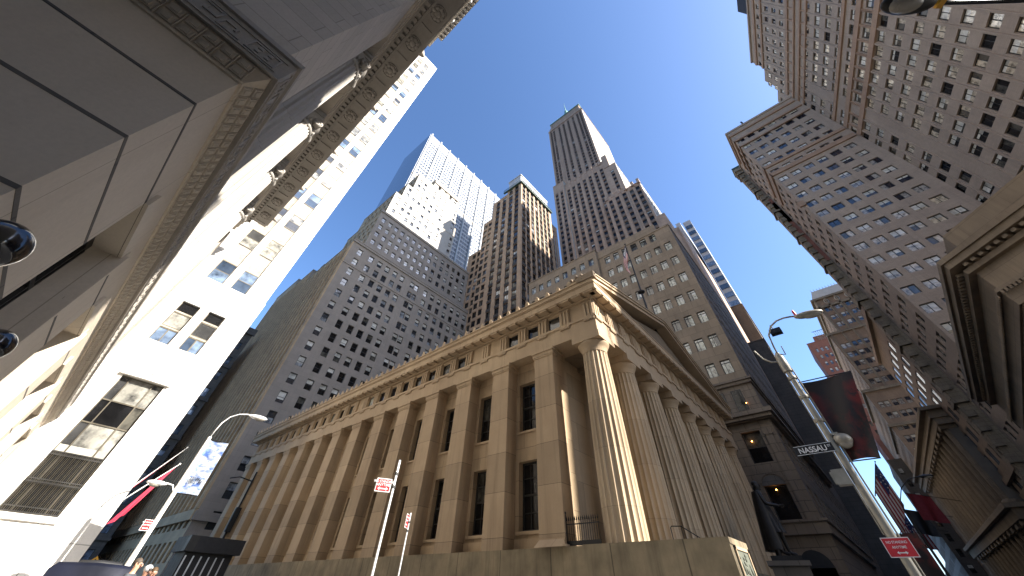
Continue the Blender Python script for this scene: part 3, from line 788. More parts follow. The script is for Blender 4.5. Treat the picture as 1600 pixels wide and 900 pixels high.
# key pattern in relief
def key(q, o, u, a0, n, sgn=1):
    t = .055; z0, z1 = 11.06, 11.80
    def bar(x0, za, x1, zb):
        q.obox(o, u, a0+x0*sgn, .5, za, a0+x1*sgn, .535, zb)
    for k in range(n):
        x = k*2.14*1.0; 
        if True:
            # closed square with four studs
            w = .78; bar(x, z0+.1, x+w, z0+.1+t); bar(x, z1-.1-t, x+w, z1-.1); bar(x, z0+.1+t, x+t, z1-.1-t); bar(x+w-t, z0+.1+t, x+w, z1-.1-t)
            for dx in (.2, .46):
                for dz in (.22, .42): bar(x+dx, z0+dz, x+dx+.12, z0+dz+.12)
            # swastika-free meander hook
            m = x+.92
            bar(m, z0+.1, m+.5, z0+.1+t); bar(m+.5, z0+.1, m+.5+t, z1-.25); bar(m+.18, z1-.25-t, m+.5, z1-.25); bar(m+.18, z0+.3, m+.18+t, z1-.25-t)
            bar(m+.62, z1-.1-t, m+1.12, z1-.1); bar(m+.62, z0+.25, m+.62+t, z1-.1-t); bar(m+.62+t, z0+.25, m+.95, z0+.25+t); bar(m+.95-t, z0+.25+t, m+.95, z1-.3)
    bar(-.1, z0, n*2.14, z0+.04); bar(-.1, z1-.04, n*2.14, z1)
q = MB(('cream_dark',)); key(q, P, EF, -.25, 20); q.build('key_pattern', L)
q = MB(('cream_dark',)); key(q, P, SF, .2, 12, -1); q.build('key_pattern', L)
# upper stage: corner pier, recess, columns
UX, UY = -3.1, 7.9
b = MB(('cream_up',))
b.box(-60, UY, 12.5, UX, UY+.6, 32); b.box(UX-1.0, UY+.6, 12.5, UX, 11.9, 32); b.box(UX-.95, 11.9, 12.5, UX-.35, 12.25, 32)
b.box(UX-.6, 46.2, 12.5, UX, LN-.01, 32); b.box(-60, LY, 12.3, UX-.01, UY+.3, 12.5) 
b.build('corner_pier', L)
b = MB(('cream_up',)); rr = []
for i in range(4):
    y = 15.65+7.9*i+3.95
    rr += [(y-12.25-1.3, 14.5, y-12.25+1.3, 20.5), (y-12.25-1.3, 22.0, y-12.25+1.3, 27.5)]
wall(b, (-5.0, 12.25), EF, 46.2-12.25, 12.5, 32, rr, 'cream_up', .4); b.build('recessed_wall', L)
WL = Windows(L)
for a0, z0, a1, z1 in rr: WL.add((-5.0, 12.25), EF, (a0+a1)/2, z0, a1-a0, z1-z0, 'grid', 'g_dark', 'bronzeframe', .4, 0)
WL.finish()
def bcol():
    b = MB(('cream_col',)); NFl = 24; per = 6; seg = NFl*per; rows = []
    for k in range(9):
        t = k/8; z = 13.6+(29.6-13.6)*t; r = 1.36-.14*t
        row = []
        for j in range(seg):
            f = abs(math.sin(PI*j/per)); d = .085*max(0, f-.22)/.78
            rr_ = r-d*1.25; row.append((rr_*math.cos(2*PI*j/seg), rr_*math.sin(2*PI*j/seg), z))
        rows.append(row)
    b.grid(rows, None, True, False)
    b.lathe(0, 0, [(1.75, 12.4), (1.75, 12.7), (1.6, 12.75), (1.7, 12.95), (1.5, 13.1), (1.45, 13.3), (1.55, 13.45), (1.42, 13.6)], 32)
    return b.build('column', mesh_only=True)
def bcap():
    b = MB(('cream_col',)); b.lathe(0, 0, [(1.24, 29.5), (1.34, 29.6), (1.3, 29.75), (1.22, 29.8), (1.24, 30.4), (1.5, 30.7), (1.55, 30.9)], 32)
    for sx in (-1, 1):       # volutes as spirals either side
        for sy in (-1, 1):
            pts = []; c = (sx*1.12, sy*1.22, 30.5)
            for j in range(26):
                a = PI/2+sx*j*.42; rr_ = .44*(1-j/30); pts.append((c[0]+rr_*math.cos(a)*1.0, c[1], c[2]+rr_*math.sin(a)))
            b.tube(pts, [.10-.002*j for j in range(26)], 6)
        b.lathe(0, 0, [], 3) if False else None
        b.tube([(sx*1.12, -1.22, 30.5), (sx*1.08, -.6, 30.5), (sx*1.08, .6, 30.5), (sx*1.12, 1.22, 30.5)], [.42, .3, .3, .42], 14)
    for j in range(16):
        a = 2*PI*j/16; b.ball((1.3*math.cos(a), 1.3*math.sin(a), 30.25), .14, None, 6, 5, (1, 1, 1.6)); b.ball((1.27*math.cos(a+.2), 1.27*math.sin(a+.2), 29.98), .1, None, 6, 5, (1, 1, 1.3))
    b.box(-1.2, -1.4, 30.95, 1.2, 1.4, 31.3); b.box(-1.12, -1.5, 31.3, 1.12, 1.5, 31.98)
    return b.build('capital', mesh_only=True)
c1, c2 = bcol(), bcap()
for i in range(4):
    o = link('column', c1, L); o.location = (-4.05, 15.65+7.9*i, 0); o2 = link('capital', c2, o)
# entablature
b = MB(('cream_up',)); EN = 45.5
def ent(b, x, z0, z1, m=None, back=-5.2, n=0): b.box(back, UY-.0-(x-UX), z0, x, EN+n, z1, m)
ent(b, -2.95, 32.0, 32.55); ent(b, -2.86, 32.55, 33.2); ent(b, -2.76, 33.2, 33.42); ent(b, -2.9, 33.42, 33.75)
b.box(-60, UY-.15, 32.0, -5.2, UY+.6, 33.75)
b.build('architrave', L)
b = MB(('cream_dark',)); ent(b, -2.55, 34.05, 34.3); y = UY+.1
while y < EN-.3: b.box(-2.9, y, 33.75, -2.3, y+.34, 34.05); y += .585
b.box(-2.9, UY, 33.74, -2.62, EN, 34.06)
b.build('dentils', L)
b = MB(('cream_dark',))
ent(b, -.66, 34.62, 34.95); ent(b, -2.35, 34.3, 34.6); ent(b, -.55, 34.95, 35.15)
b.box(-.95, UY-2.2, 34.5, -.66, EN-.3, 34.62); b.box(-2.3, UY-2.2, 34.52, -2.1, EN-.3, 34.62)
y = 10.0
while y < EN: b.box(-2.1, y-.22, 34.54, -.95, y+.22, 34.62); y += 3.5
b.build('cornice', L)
b = MB(('cream_dark',)); q = b
q.ball((0, 0, 0), .3, None, 12, 6, (1, 1, .5)); 
for j in range(8):
    a = 2*PI*j/8; q.ball((.42*math.cos(a), .42*math.sin(a), .03), .2, None, 8, 5, (1.1, 1.1, .45))
q.tube([(.68*math.cos(a), .68*math.sin(a), .02) for a in [2*PI*j/20 for j in range(21)]], .05, 5, cap=False)
ro = q.build('rosette', mesh_only=True); y = 8.25
while y < EN-1: 
    o = link('rosette', ro, L); o.location = (-1.52, y, 34.55); y += 3.495
q = MB(('cream_up',)); q.ball((0, 0, 0), .3, None, 10, 7, (.9, 1, 1.05)); q.ball((.2, 0, -.12), .16, None, 8, 6); q.ball((-.05, .2, .2), .14, None, 6, 5); q.ball((-.05, -.2, .2), .14, None, 6, 5)
lh = q.build('lion_head', mesh_only=True); y = 12.0
while y < EN: 
    o = link('lion_head', lh, L); o.location = (-.5, y, 35.2); y += 7.9
b = MB(('cream_up',)); b.box(-.9, UY-2, 35.15, -.6, EN-.4, 35.5); b.build('gutter', L)
# tall shaft above, set back behind the cornice
b = MB(('cream_face',)); b.box(-40, 9.5, 35, -2.9, 44.6, 150); b.build('tower_shaft', L)
b = MB(('cream_face',)); b.box(-40, 9.2, 137.5, -2.4, 44.8, 138.3); b.box(-40, 9, 140.0, -1.6, 45.3, 140.9, 'spandrel')
for k in range(24): b.box(-2.9, 10+k*1.45, 141, -2.45, 10.6+k*1.45, 149)
b.box(-40, 9, 149, -2.2, 44.9, 150.2); b.build('attic', L)
b = MB(('cream_dark',)); b.box(-40, 6.5, 157.2, .25, 45.0, 158.6); y = 8
while y < 44.5: b.box(-2.9, y, 156.0, .05, y+.9, 157.2); y += 1.9
b.box(-40, 9.3, 150.2, -2.7, 44.7, 156.0, 'cream_face'); b.build('top_cornice', L)
b = MB(('cream_face',))
for y in (15, 25, 35): b.ball((-2.0, y, 152.5), .9, None, 10, 8, (.9, 1, 1.3)); b.box(-2.9, y-.7, 150, -2.3, y+.7, 155)
b.build('ornament', L)

# pale limestone end wall with two window columns (separate building butting the bank)
A = bank('limestone_tower', 'bright white limestone tower with two window columns and a barred window at its foot')
YW = 50.0; o0 = (-6.0, YW)
b = MB(('cream_face',)); WA = Windows(A)
def ar(x): return x+6.0
up = []; rows_ = [27.42+6.27*k for k in range(18)]
# recessed window strips
wall(b, (-6, YW), SF, ar(5.5), 27.35, 143, [(ar(-1.78), 27.42, ar(.16), 137.4), (ar(1.05), 27.42, ar(2.97), 137.4)], 'cream_face', .35)
wall(b, (-6, YW-.05), SF, ar(5.62), 15.7, 27.35, [(ar(-1.68), 18.95, ar(.15), 23.8), (ar(1.1), 18.95, ar(2.93), 23.8)], 'cream_face', .5)
wall(b, (-6, YW-.05), SF, ar(5.62), -2.3, 15.7, [(ar(-.98), 5.1, ar(2.52), 15.3)], 'cream_face', .6)
b.face([(5.5, YW, 27.35), (5.5, YW+40, 27.35), (5.5, YW+40, 143), (5.5, YW, 143)]); b.face([(5.62, YW-.05, -2.3), (5.62, YW+40, -2.3), (5.62, YW+40, 27.35), (5.62, YW-.05, 27.35)])
b.face([(-6, YW-.05, 27.35), (5.62, YW-.05, 27.35), (5.62, YW+40, 27.35), (-6, YW+40, 27.35)]); b.face([(-6, YW, 143), (5.5, YW, 143), (5.5, YW+40, 143), (-6, YW+40, 143)])
b.face([(-6, YW, 143), (-6, YW+40, 143), (-6, YW+40, 27), (-6, YW, 27)])
b.build('wall', A)
b = MB(('spandrel',))
for x0, x1 in ((-1.78, .16), (1.05, 2.97)):
    for k, z in enumerate(rows_):
        zt = rows_[k+1] if k < 17 else 137.4
        b.box(x0, YW+.3, z+3.15, x1, YW+.6, zt)
        WA.add((-6, YW+.0), SF, ar((x0+x1)/2), z, x1-x0, 3.15, 'dh', 'g_curtain' if k % 3 else 'g_blue', 'bronzeframe', .25)
b.build('spandrel', A)
for x in (-.765, 2.015):
    WA.add((-6, YW-.05), SF, ar(x), 18.95, 1.83, 1.6, 'vert', 'g_blue', 'bronzeframe', .3, 2); WA.add((-6, YW-.05), SF, ar(x), 20.7, 1.83, 1.75, 'plain', 'g_curtain', 'bronzeframe', .3, 0); WA.add((-6, YW-.05), SF, ar(x), 22.55, 1.83, 1.2, 'plain', 'g_dark', 'bronzeframe', .3, 0)
WA.finish()
b = MB(('spandrel',))
for x0, x1 in ((-1.68, .15), (1.1, 2.93)): b.box(x0, YW+.15, 20.55, x1, YW+.4, 20.7); b.box(x0, YW+.15, 22.45, x1, YW+.4, 22.6)
b.build('transom', A)
# great window
b = MB(('bronzeframe',)); y = YW+.3
for x in (-.98, -.28, 1.62, 2.42): b.box(x, y-.1, 5.1, x+.1, y+.1, 15.3)
for z in (5.1, 8.8, 11.2, 13.1, 15.2): b.box(-.88, y-.08, z, 2.42, y+.08, z+.1)
gw = b.build('great_window', A)
b = MB(('g_curtain',))
for z0, z1, m in ((5.2, 8.8, 'g_dark'), (8.9, 9.5, 'blind'), (9.5, 11.2, 'g_curtain'), (11.3, 13.1, 'g_dark'), (13.2, 15.2, 'g_curtain')):
    for x0, x1 in ((-.88, -.28), (-.18, 1.62), (1.72, 2.42)): b.face([(x0, y, z0), (x1, y, z0), (x1, y, z1), (x0, y, z1)], m)
b.build('pane', gw)
b = MB(('darkframe', 'bronzeframe')); y = YW-.12
for k in range(30): x = -.93+k*.118; b.box(x, y-.02, 5.1, x+.03, y+.02, 8.9, 'bronzeframe' if k % 3 else 'darkframe')
for z in (5.15, 5.45, 6.9, 7.1, 8.7, 8.9): b.box(-.98, y-.05, z, 2.52, y+.05, z+.06)
b.box(-.95, y+.1, 6.85, 2.5, y+.3, 7.05, 'black'); b.box(-.95, y+.1, 8.75, 2.5, y+.3, 8.95, 'black'); b.build('window_bars', gw)
b = MB(('cream_face',)); b.box(-1.3, YW-.4, 15.35, 2.85, YW-.052, 15.62); b.box(-1.15, YW-.28, 15.62, 2.7, YW-.052, 15.85)
for k in range(9): b.ball((.35+k*.12, YW-.1, 16.05), .07, None, 6, 5)
b.box(-1.25, YW-.2, 4.72, 2.75, YW-.052, 5.08); b.build('lintel', A)
b = MB(('dark_stone',)); b.box(2.84, YW-.062, -2, 2.87, YW-.052, 27.3); b.box(-6, YW-.062, 4.6, 2.8, YW-.052, 4.63); b.box(.6, YW-.062, 16.2, .625, YW-.052, 27.3); b.build('joint', A)

# ------------------------------------------------------------------ background towers
def tower(name, label, cat='office tower', loc=(0, 0, 0), group=None): return thing(name, label, cat, loc, group)
# grey setback block north of the temple
G = tower('stepped_tower', 'grey stepped office block with small windows, white sunlit upper tiers, behind the temple roof')
b = MB(('pine',)); W = Windows(G)
gs = lambda x, z: 'g_sky' if z > 46 and x < 52 or x < 21 else 'g_dark'
rows1 = [3.9+3.5*k for k in range(18)]
cols1 = [19.95, 23.55, 26.45, 29.1, 31.8, 34.4, 38.2, 39.9, 43.4, 46.2, 49, 51.8, 54.6, 57.4, 60.2]
spS = dict(cols=cols1, rows=rows1, w=1.45, h=2.05, style='dh', gl=gs)
spW = dict(cols=fr(77, 134, 2.6), rows=rows1, w=1.5, h=2.2, style='dh', gl='g_dark')
block(b, W, 17.2, 75, 62.5, 104, 0, 67.6, {'S': spS, 'W': spW}, {'S': 'pine', 'W': 'pine_warm', 'N': 'pine', 'E': 'pine'})
block(b, W, 17.2, 104, 62, 118, 0, 72.2, {'W': dict(cols=fr(105.5, 117, 2.6), rows=rows1+[66.9], w=1.5, h=2.2)}, {'S': 'pine', 'W': 'pine_warm', 'N': 'pine', 'E': 'pine'})
block(b, W, 17.2, 118, 62, 136, 0, 75.6, {'W': dict(cols=fr(119.5, 135, 2.6), rows=rows1+[66.9, 70.4], w=1.5, h=2.2)}, {'S': 'pine', 'W': 'pine_warm', 'N': 'pine', 'E': 'pine'})
cols2 = [22.6, 25.2, 27.7, 30.2, 32.7, 35.2, 37.7, 40.2, 43, 45.5, 48.5, 51.2, 53.9, 56.6, 59.3, 62]
block(b, W, 20.8, 78, 63.9, 100, 67, 87.0, {'S': dict(cols=cols2, rows=[68.6, 72.1, 75.6, 79.1, 82.4], w=1.4, h=1.9, gl=gs), 'W': dict(cols=fr(80, 99, 2.6), rows=[68.6, 72.1, 75.6, 79.1, 82.4], w=1.4, h=1.9)}, {'S': 'pine', 'W': 'pine_warm', 'N': 'pine', 'E': 'pine'})
t3 = [90+3.6*k for k in range(12)]
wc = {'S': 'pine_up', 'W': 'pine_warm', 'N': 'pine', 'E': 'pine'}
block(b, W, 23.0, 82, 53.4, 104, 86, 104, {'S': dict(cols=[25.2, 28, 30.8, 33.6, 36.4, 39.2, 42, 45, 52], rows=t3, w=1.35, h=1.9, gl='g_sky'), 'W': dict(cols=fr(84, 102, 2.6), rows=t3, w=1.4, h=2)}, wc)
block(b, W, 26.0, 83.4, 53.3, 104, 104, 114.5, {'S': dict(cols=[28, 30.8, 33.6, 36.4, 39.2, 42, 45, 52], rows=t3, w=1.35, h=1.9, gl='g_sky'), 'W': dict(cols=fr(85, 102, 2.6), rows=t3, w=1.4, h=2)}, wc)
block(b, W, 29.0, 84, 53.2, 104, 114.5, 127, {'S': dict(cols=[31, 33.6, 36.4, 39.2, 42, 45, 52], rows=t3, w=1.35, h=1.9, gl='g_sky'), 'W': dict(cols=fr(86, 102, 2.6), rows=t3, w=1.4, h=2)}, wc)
block(b, W, 37.8, 85, 53, 104, 127, 134.5, {'S': dict(cols=[41, 44.5, 48.0, 51.2], rows=[129], w=1.4, h=2.6, gl='g_dark')}, wc)
b.box(53.4, 90, 86, 58.5, 104, 120, 'pine')
b.build('wall', G); W.finish()
b = MB(('pine',)); b.box(16.9, 74.7, 66.7, 62.8, 75, 67.3); b.box(17.2, 74.85, 59.0, 62.5, 75, 59.5); b.box(16.8, 75, 8.2, 17.2, 136, 9.4, 'pine_warm'); b.box(17.0, 74.6, 8.2, 62.5, 75, 9.2)
b.box(20.5, 77.7, 86.2, 64.1, 78, 86.8); b.box(37.8, 84.6, 131.5, 53, 85, 132); b.build('cornice', G)
b = MB(('pine_warm',))
for k in range(23): y = 75.7+k*2.6; b.box(16.8, y-.3, 9.5, 17.2, y+.3, 66 if y < 104 else 71)
b.box(16.9, 75.0, 9.5, 17.2, 76.0, 67)
b.build('piers', G)
b = MB(('spand_dark',))
for k in range(22):
    y = 77+k*2.6; zt = 66 if y < 104 else 71
    for z in rows1:
        if 10 < z and z+3.5 < zt: b.box(17.12, y-.75, z+2.21, 17.199, y+.75, z+3.49)
o = b.build('spandrels', G); o['kind'] = 'stuff'
b = MB(('pine',))
for x, y, z, w_ in ((48, 88, 134.2, 3.2), (42, 88, 134.2, 1.6), (31, 88, 126.5, 1.4), (58, 84, 86.8, 1.8), (24, 80, 86.8, .7), (19, 100, 72, .8)): b.box(x-w_, y-1, z, x+w_, y+1.5, z+w_*1.1)
b.build('penthouse', G)
# slab tower far behind
C = tower('slab_tower', 'tall silver white slab skyscraper with vertical ribs, behind the stepped tower')
b = MB(('white_clad',)); b.face([(42.4, 178, 0), (42.4, 140, 0), (42.4, 140, 271), (42.4, 178, 271)], 'g_blue'); b.face([(42.4, 140, 0), (137, 140, 0), (137, 140, 271), (42.4, 140, 271)])
b.face([(42.4, 140, 271), (137, 140, 271), (137, 178, 271), (42.4, 178, 271)]); b.face([(137, 140, 0), (137, 178, 0), (137, 178, 271), (137, 140, 271)]); b.face([(42.4, 178, 0), (42.4, 178, 271), (137, 178, 271), (137, 178, 0)])
b.build('cladding', C)
b = MB(('white_clad',))
xs = [43.8+10.35*k for k in range(10)]
for x in xs: b.box(x-.55, 138.9, 0, x+.55, 140, 271.8)
b.build('ribs', C)
b = MB(('black',))
for x in xs: b.box(x+.56, 139.85, 0, x+1.0, 139.99, 262)
b.build('shadow_gaps', C)
b = MB(('white_clad',))
for z in fr(2, 268, 4.02): b.box(42.4, 139.86, z, 136.9, 139.99, z+1.55)
for z in (204, 205.5): b.box(42.4, 139.8, z, 136.9, 139.95, z+1.1, 'spandrel')
b.build('spandrels', C)
W = Windows(C)
for i in range(9):
    for z in fr(3.55, 258, 4.02):
        if z < 90: continue
        for j in range(4): W.add((42.4, 139.93), SF, xs[i]+1.2+1.0+2.15*j-42.4, z, 1.6, 2.4, 'plain', 'g_chase', 'darkframe', 0.0, 0)
W.finish()
# brown block with pale penthouse
Bq = tower('brown_tower', 'brown brick office block with dark window strips and a pale penthouse')
b = MB(('brownb',)); W = Windows(Bq); W.noblind = True
mm = {'S': 'pine_up', 'W': 'brownb', 'N': 'brownb', 'E': 'brownb'}
def strips(bb, W, x, y0, y1, z0, z1, cols, rows, mat='spand_dark', w=1.9, h=2.3, gl='g_dark', step=3.45):
    pass
rz = fr(18, 122, 3.45)
wl = dict(w=2.0, h=2.35, style='vert', gl=lambda c, z: 'g_sky' if (int(c*7+z*3) % 5 == 0) else 'g_dark')
block(b, W, 60, 50.2, 82, 58.2, 0, 124.5, {'W': dict(cols=[52.7, 56.0], rows=rz, **wl), 'S': dict(cols=[61.9, 64.6, 67.6, 70.7, 73.6, 76.4, 79.2], rows=rz, **wl)}, {'S': 'brownb', 'W': 'brownb', 'N': 'brownb', 'E': 'brownb'})
block(b, W, 60, 58.2, 82, 66.4, 0, 121.5, {'W': dict(cols=[59.7, 63.4], rows=rz, **wl)}, 'brownb')
block(b, W, 60.6, 66.4, 82, 72, 0, 111.5, {'W': dict(cols=[67.9, 70.6], rows=rz, **wl)}, 'brownb')
block(b, W, 61.5, 72, 82, 80, 0, 97, {'W': dict(cols=[73.6, 76.5], rows=rz, **wl)}, 'brownb')
block(b, W, 82, 50.9, 87, 62, 0, 117, {'S': dict(cols=[84], rows=rz, **wl)}, 'brownb')
b.build('wall', Bq); W.finish()
b = MB(('spand_dark',))      # dark spandrels between the windows
for z in rz:
    if z+3.45 > 122: continue
    for yc in (52.7, 56.0, 59.7, 63.4): b.box(59.93, yc-1.0, z+2.36, 59.999, yc+1.0, z+3.44) if z < (120 if yc < 58 else 116) else None
    for xc in (61.9, 64.6, 67.6, 70.7, 73.6, 76.4, 79.2): b.box(xc-1.0, 50.13, z+2.36, xc+1.0, 50.199, z+3.44)
o = b.build('spandrels', Bq); o['kind'] = 'stuff'
b = MB(('white_clad',)); b.box(60.6, 51, 124.4, 81, 58.0, 131.6); b.box(60.3, 50.7, 131.6, 81.2, 58.3, 132.4); b.build('penthouse', Bq)
b = MB(('g_sky',))
for k in range(15): b.box(62+k*1.25, 50.93, 126.4, 62.75+k*1.25, 50.99, 129.2)
b.build('clerestory', Bq)
b = MB(('greenbronze',)); b.box(59.2, 49.4, 123.6, 82.4, 50.2, 124.0); b.box(59.2, 50.2, 123.6, 60, 60, 124.0)
for k in range(19): b.tube([(59.5+k*1.2, 49.6, 124.0), (59.5+k*1.2, 49.6, 125.6)], .07, 5)
b.tube([(59.3, 60, 125.5), (59.3, 49.5, 125.5), (82.3, 49.5, 125.5)], .08, 5); b.tube([(59.3, 60, 124.8), (59.3, 49.5, 124.8), (82.3, 49.5, 124.8)], .08, 5); b.build('railing', Bq)
b = MB(('alu',)); b.box(83.6, 50.7, 60, 84.1, 50.9, 112); b.box(85.3, 50.7, 58, 85.8, 50.9, 110); b.build('duct', Bq)

# the tall stepped tower with copper crown
F = tower('crowned_skyscraper', 'very tall stepped stone skyscraper with copper green crown and spire, highest against the sky')
b = MB(('wallst',)); W = Windows(F); W.noblind = True
wk = dict(w=1.75, h=2.15, style='dh', gl='g_dark')
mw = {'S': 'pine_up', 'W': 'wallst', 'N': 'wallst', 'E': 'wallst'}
rt = fr(166.5, 247, 3.55)
cw = [26.6, 29.0, 33.0, 37.4, 41.6, 45.6, 50.6, 53.0]
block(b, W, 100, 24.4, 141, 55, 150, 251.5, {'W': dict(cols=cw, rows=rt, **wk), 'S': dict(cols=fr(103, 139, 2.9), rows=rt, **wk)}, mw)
block(b, W, 141, 25, 150, 54, 120, 222, {'S': dict(cols=[144, 147], rows=rt, **wk)}, mw)
rB = fr(20, 158, 3.55)
block(b, W, 97, 22.9, 145, 48, 0, 163, {'W': dict(cols=[24.9, 28.4, 32.0, 35.6, 39.2, 42.6, 46], rows=rB, **wk), 'S': dict(cols=fr(100, 144, 2.9), rows=rB, **wk)}, mw)
block(b, W, 96, 48, 140, 55.2, 0, 167, {'W': dict(cols=[50, 53.2], rows=rB, **wk)}, mw)
block(b, W, 96.6, 16.9, 142, 22.9, 0, 154.5, {'W': dict(cols=[19.8], rows=fr(20, 150, 3.55), **wk), 'S': dict(cols=fr(99, 140, 2.9), rows=rB, **wk)}, mw)
b.box(96.3, 19.9, 154.5, 110, 22.9, 166.5, 'wallst')
rC = fr(20, 124, 3.55)
block(b, W, 95, 10.2, 140, 16.9, 0, 127.5, {'W': dict(cols=[12.0, 14.9], rows=rC, **wk), 'S': dict(cols=fr(98, 138, 2.9), rows=rC, **wk)}, mw)
block(b, W, 94.4, 16.9, 120, 27.2, 0, 128.3, {'W': dict(cols=[18.2, 21.6, 25.0], rows=rC, **wk)}, mw)
b.box(94.8, 7.2, 0, 130, 10.2, 102, 'wallst'); b.box(94.6, 5.2, 0, 130, 7.2, 92, 'wallst'); b.box(94, 5.9, 0, 118, 11, 91.5, 'wallst')
b.build('wall', F); W.finish()
b = MB(('spand_warm',))
for (x, cs, z0, z1) in ((100, cw, 164, 251), (97, [24.9, 28.4, 32.0, 35.6, 39.2, 42.6, 46], 20, 158), (96, [50, 53.2], 20, 160), (96.6, [19.8], 20, 150), (95, [12.0, 14.9], 20, 124), (94.4, [18.2, 21.6, 25.0], 20, 124)):
    zr = rt if x == 100 else (rB if x in (97, 96) else rC if x in (95, 94.4) else fr(20, 150, 3.55))
    for c in cs:
        for z in zr:
            if z+3.5 < z1: b.box(x-.06, c-.87, z+2.16, x-.001, c+.87, z+3.54)
o = b.build('spandrels', F); o['kind'] = 'stuff'
b = MB(('wallst',))      # projecting piers give the shaft its vertical lines
for yy, w_ in ((24.9, 1.0), (31.0, .9), (35.2, .9), (39.5, .9), (43.6, .9), (48.2, .9), (54.6, .8)): b.box(99.55, yy-w_/2, 166, 100, yy+w_/2, 252)
for yy in (26.65, 30.2, 33.8, 37.4, 40.9, 44.3): b.box(96.6, yy-.55, 40, 97, yy+.55, 161.5)
for yy in (16.6+3.4, 23.3): b.box(94.05, yy-.5, 30, 94.4, yy+.5, 128)
b.box(94.6, 13.0, 20, 95, 13.9, 127); b.box(94.6, 10.2, 20, 95, 10.9, 127)
b.build('piers', F)
b = MB(('wallst',))
for yy in (24.9, 26.65, 30.2, 33.8, 37.4, 40.9, 44.3): b.box(96.4, yy-.6, 161, 97.2, yy+.6, 164.5)
for yy in (10.6, 13.45, 17, 20, 23.3, 26.6): b.box(93.9, yy-.6, 126, 95.1, yy+.6, 129)
b.box(99.4, 24, 249.8, 141.3, 24.4, 250.6); b.box(99.4, 24, 249.8, 100, 55.4, 250.6)
for yy in (26, 33, 40, 47, 53): b.box(99.3, yy-.7, 249, 100.2, yy+.7, 253.5)
b.build('ornament', F)
b = MB(('wallst',)); block(b, Windows(F), 101, 26, 138, 53, 251, 263, {}, 'wallst')
for k in range(7): b.box(100.4, 26+k*4.3, 251, 101, 27.3+k*4.3, 262)
b.build('crown_base', F)
b = MB(('copper',)); b.box(100.4, 25.4, 263.3, 138.6, 53.6, 264.4)
z0, z1 = 264.4, 271; A4 = [(101, 26, z0), (138, 26, z0), (138, 53, z0), (101, 53, z0)]; B4 = [(114, 37, z1), (128, 37, z1), (128, 45, z1), (114, 45, z1)]
for i in range(4): j = (i+1) % 4; b.face([A4[i], A4[j], B4[j], B4[i]])
b.face(B4); b.build('roof', F)
b = MB(('copper',)); b.lathe(104, 38.5, [(2.2, 264), (2.2, 270), (1.3, 272), (1.4, 276), (.5, 278), (.3, 285), (.05, 296)], 10); b.lathe(104, 47, [(.6, 264), (.5, 270), (.1, 275)], 8); b.build('spire', F)

# tan block immediately behind the pediment
N = tower('tan_block', 'plain tan stone office block with rows of square windows, right behind the temple pediment', 'office building')
b = MB(('tan2',)); W = Windows(N)
rz2 = [22.9+.0, 26.85, 30.95, 35.1, 39.1, 43.15, 46.95, 50.6]
cy = [6.1+2.07*k for k in range(7)]
pal = dict(w=1.3, h=1.9, style='tran', gl='g_pale')
S1 = [dict(cols=cy[:2], rows=rz2[:-1], **pal), dict(cols=cy[2:], rows=rz2[:-1], **pal), dict(cols=cy[1:], rows=rz2[-1:], **pal)]
block(b, W, 52, 4.4, 92, 20.6, 21.6, 52.9, {'W': S1, 'S': dict(cols=fr(54.5, 90, 2.6), rows=rz2[:-1], w=1.3, h=1.9, style='tran', gl='g_dark')}, {'W': 'tan2', 'S': 'tan2_shaded', 'N': 'tan2', 'E': 'tan2'}, depth=.22)
b.box(52, 6.9, 52.9, 60, 20.6, 55.0, 'tan2'); b.box(52, 4.4, 52.9, 62, 6.0, 53.4)
block(b, W, 51.2, 20.6, 92, 39.9, 21.6, 55.2, {'W': dict(cols=[22.07+2.34*k for k in range(8)], rows=[51.4, 47.4, 43.4, 39.4, 35.4], **pal)}, 'tan2', depth=.22)
# banking storeys below: rusticated wall with arches
af = lambda y: 39.9-y
rr = []
for yc in (7.05, 11.6, 16.2, 20.8, 25.4, 30.0, 34.6): rr += [(af(yc)-1.05, 12.9, af(yc)+1.05, 16.0), (af(yc)-1.1, 7.95, af(yc)+1.1, 10.85)]
rr += [(af(6.4)-1.1, 18.3, af(6.4)+.0, 20.6)] if False else []
wall(b, (51.9, 39.9), WF, 35.5, 0, 21.6, rr+[(af(yc)-1.3, .02, af(yc)+1.3, 4.6) for yc in (6.6, 11.6, 16.2, 20.8)], 'tan2_shaded', .5)
wall(b, (51.9, 4.4), SF, 60, 0, 21.6, [(x-1.1, z, x+1.1, z+3) for x in fr(3, 57, 4.2) for z in (8, 13)], 'tan2_shaded', .5)
for yc in (7.05, 11.6, 16.2): 
    W.add((51.9, 39.9), WF, af(yc), 12.9, 2.1, 3.1, 'dh', 'g_dark', 'darkframe', .5, 0); W.add((51.9, 39.9), WF, af(yc), 7.95, 2.2, 2.9, 'plain', 'g_dark', 'darkframe', .5, 0)
for x in fr(3, 57, 4.2):
    for z in (8, 13): W.add((51.9, 4.4), SF, x, z, 2.2, 3, 'dh', 'g_dark', 'darkframe', .5, 0)
b.build('wall', N); W.finish()
b = MB(('tan2_shaded',)); b.box(50.7, 3.6, 17.4, 93, 39, 17.9); b.box(51.0, 3.9, 17.0, 93, 39, 17.4); b.box(51.3, 3.95, 16.9, 93, 39, 17.0); b.box(51.5, 4.1, 6.85, 93, 39, 7.85); b.box(51.35, 3.95, 7.75, 93, 39, 7.95)
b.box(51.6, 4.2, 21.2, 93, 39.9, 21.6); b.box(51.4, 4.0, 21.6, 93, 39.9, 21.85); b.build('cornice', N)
b = MB(('dark_stone',))
for yc in (7.05, 11.6, 16.2):
    n = 12; pts = [(51.84, yc+1.1*math.cos(PI*i/n), 10.85+.85*math.sin(PI*i/n)) for i in range(n+1)]
    b.face(pts); 
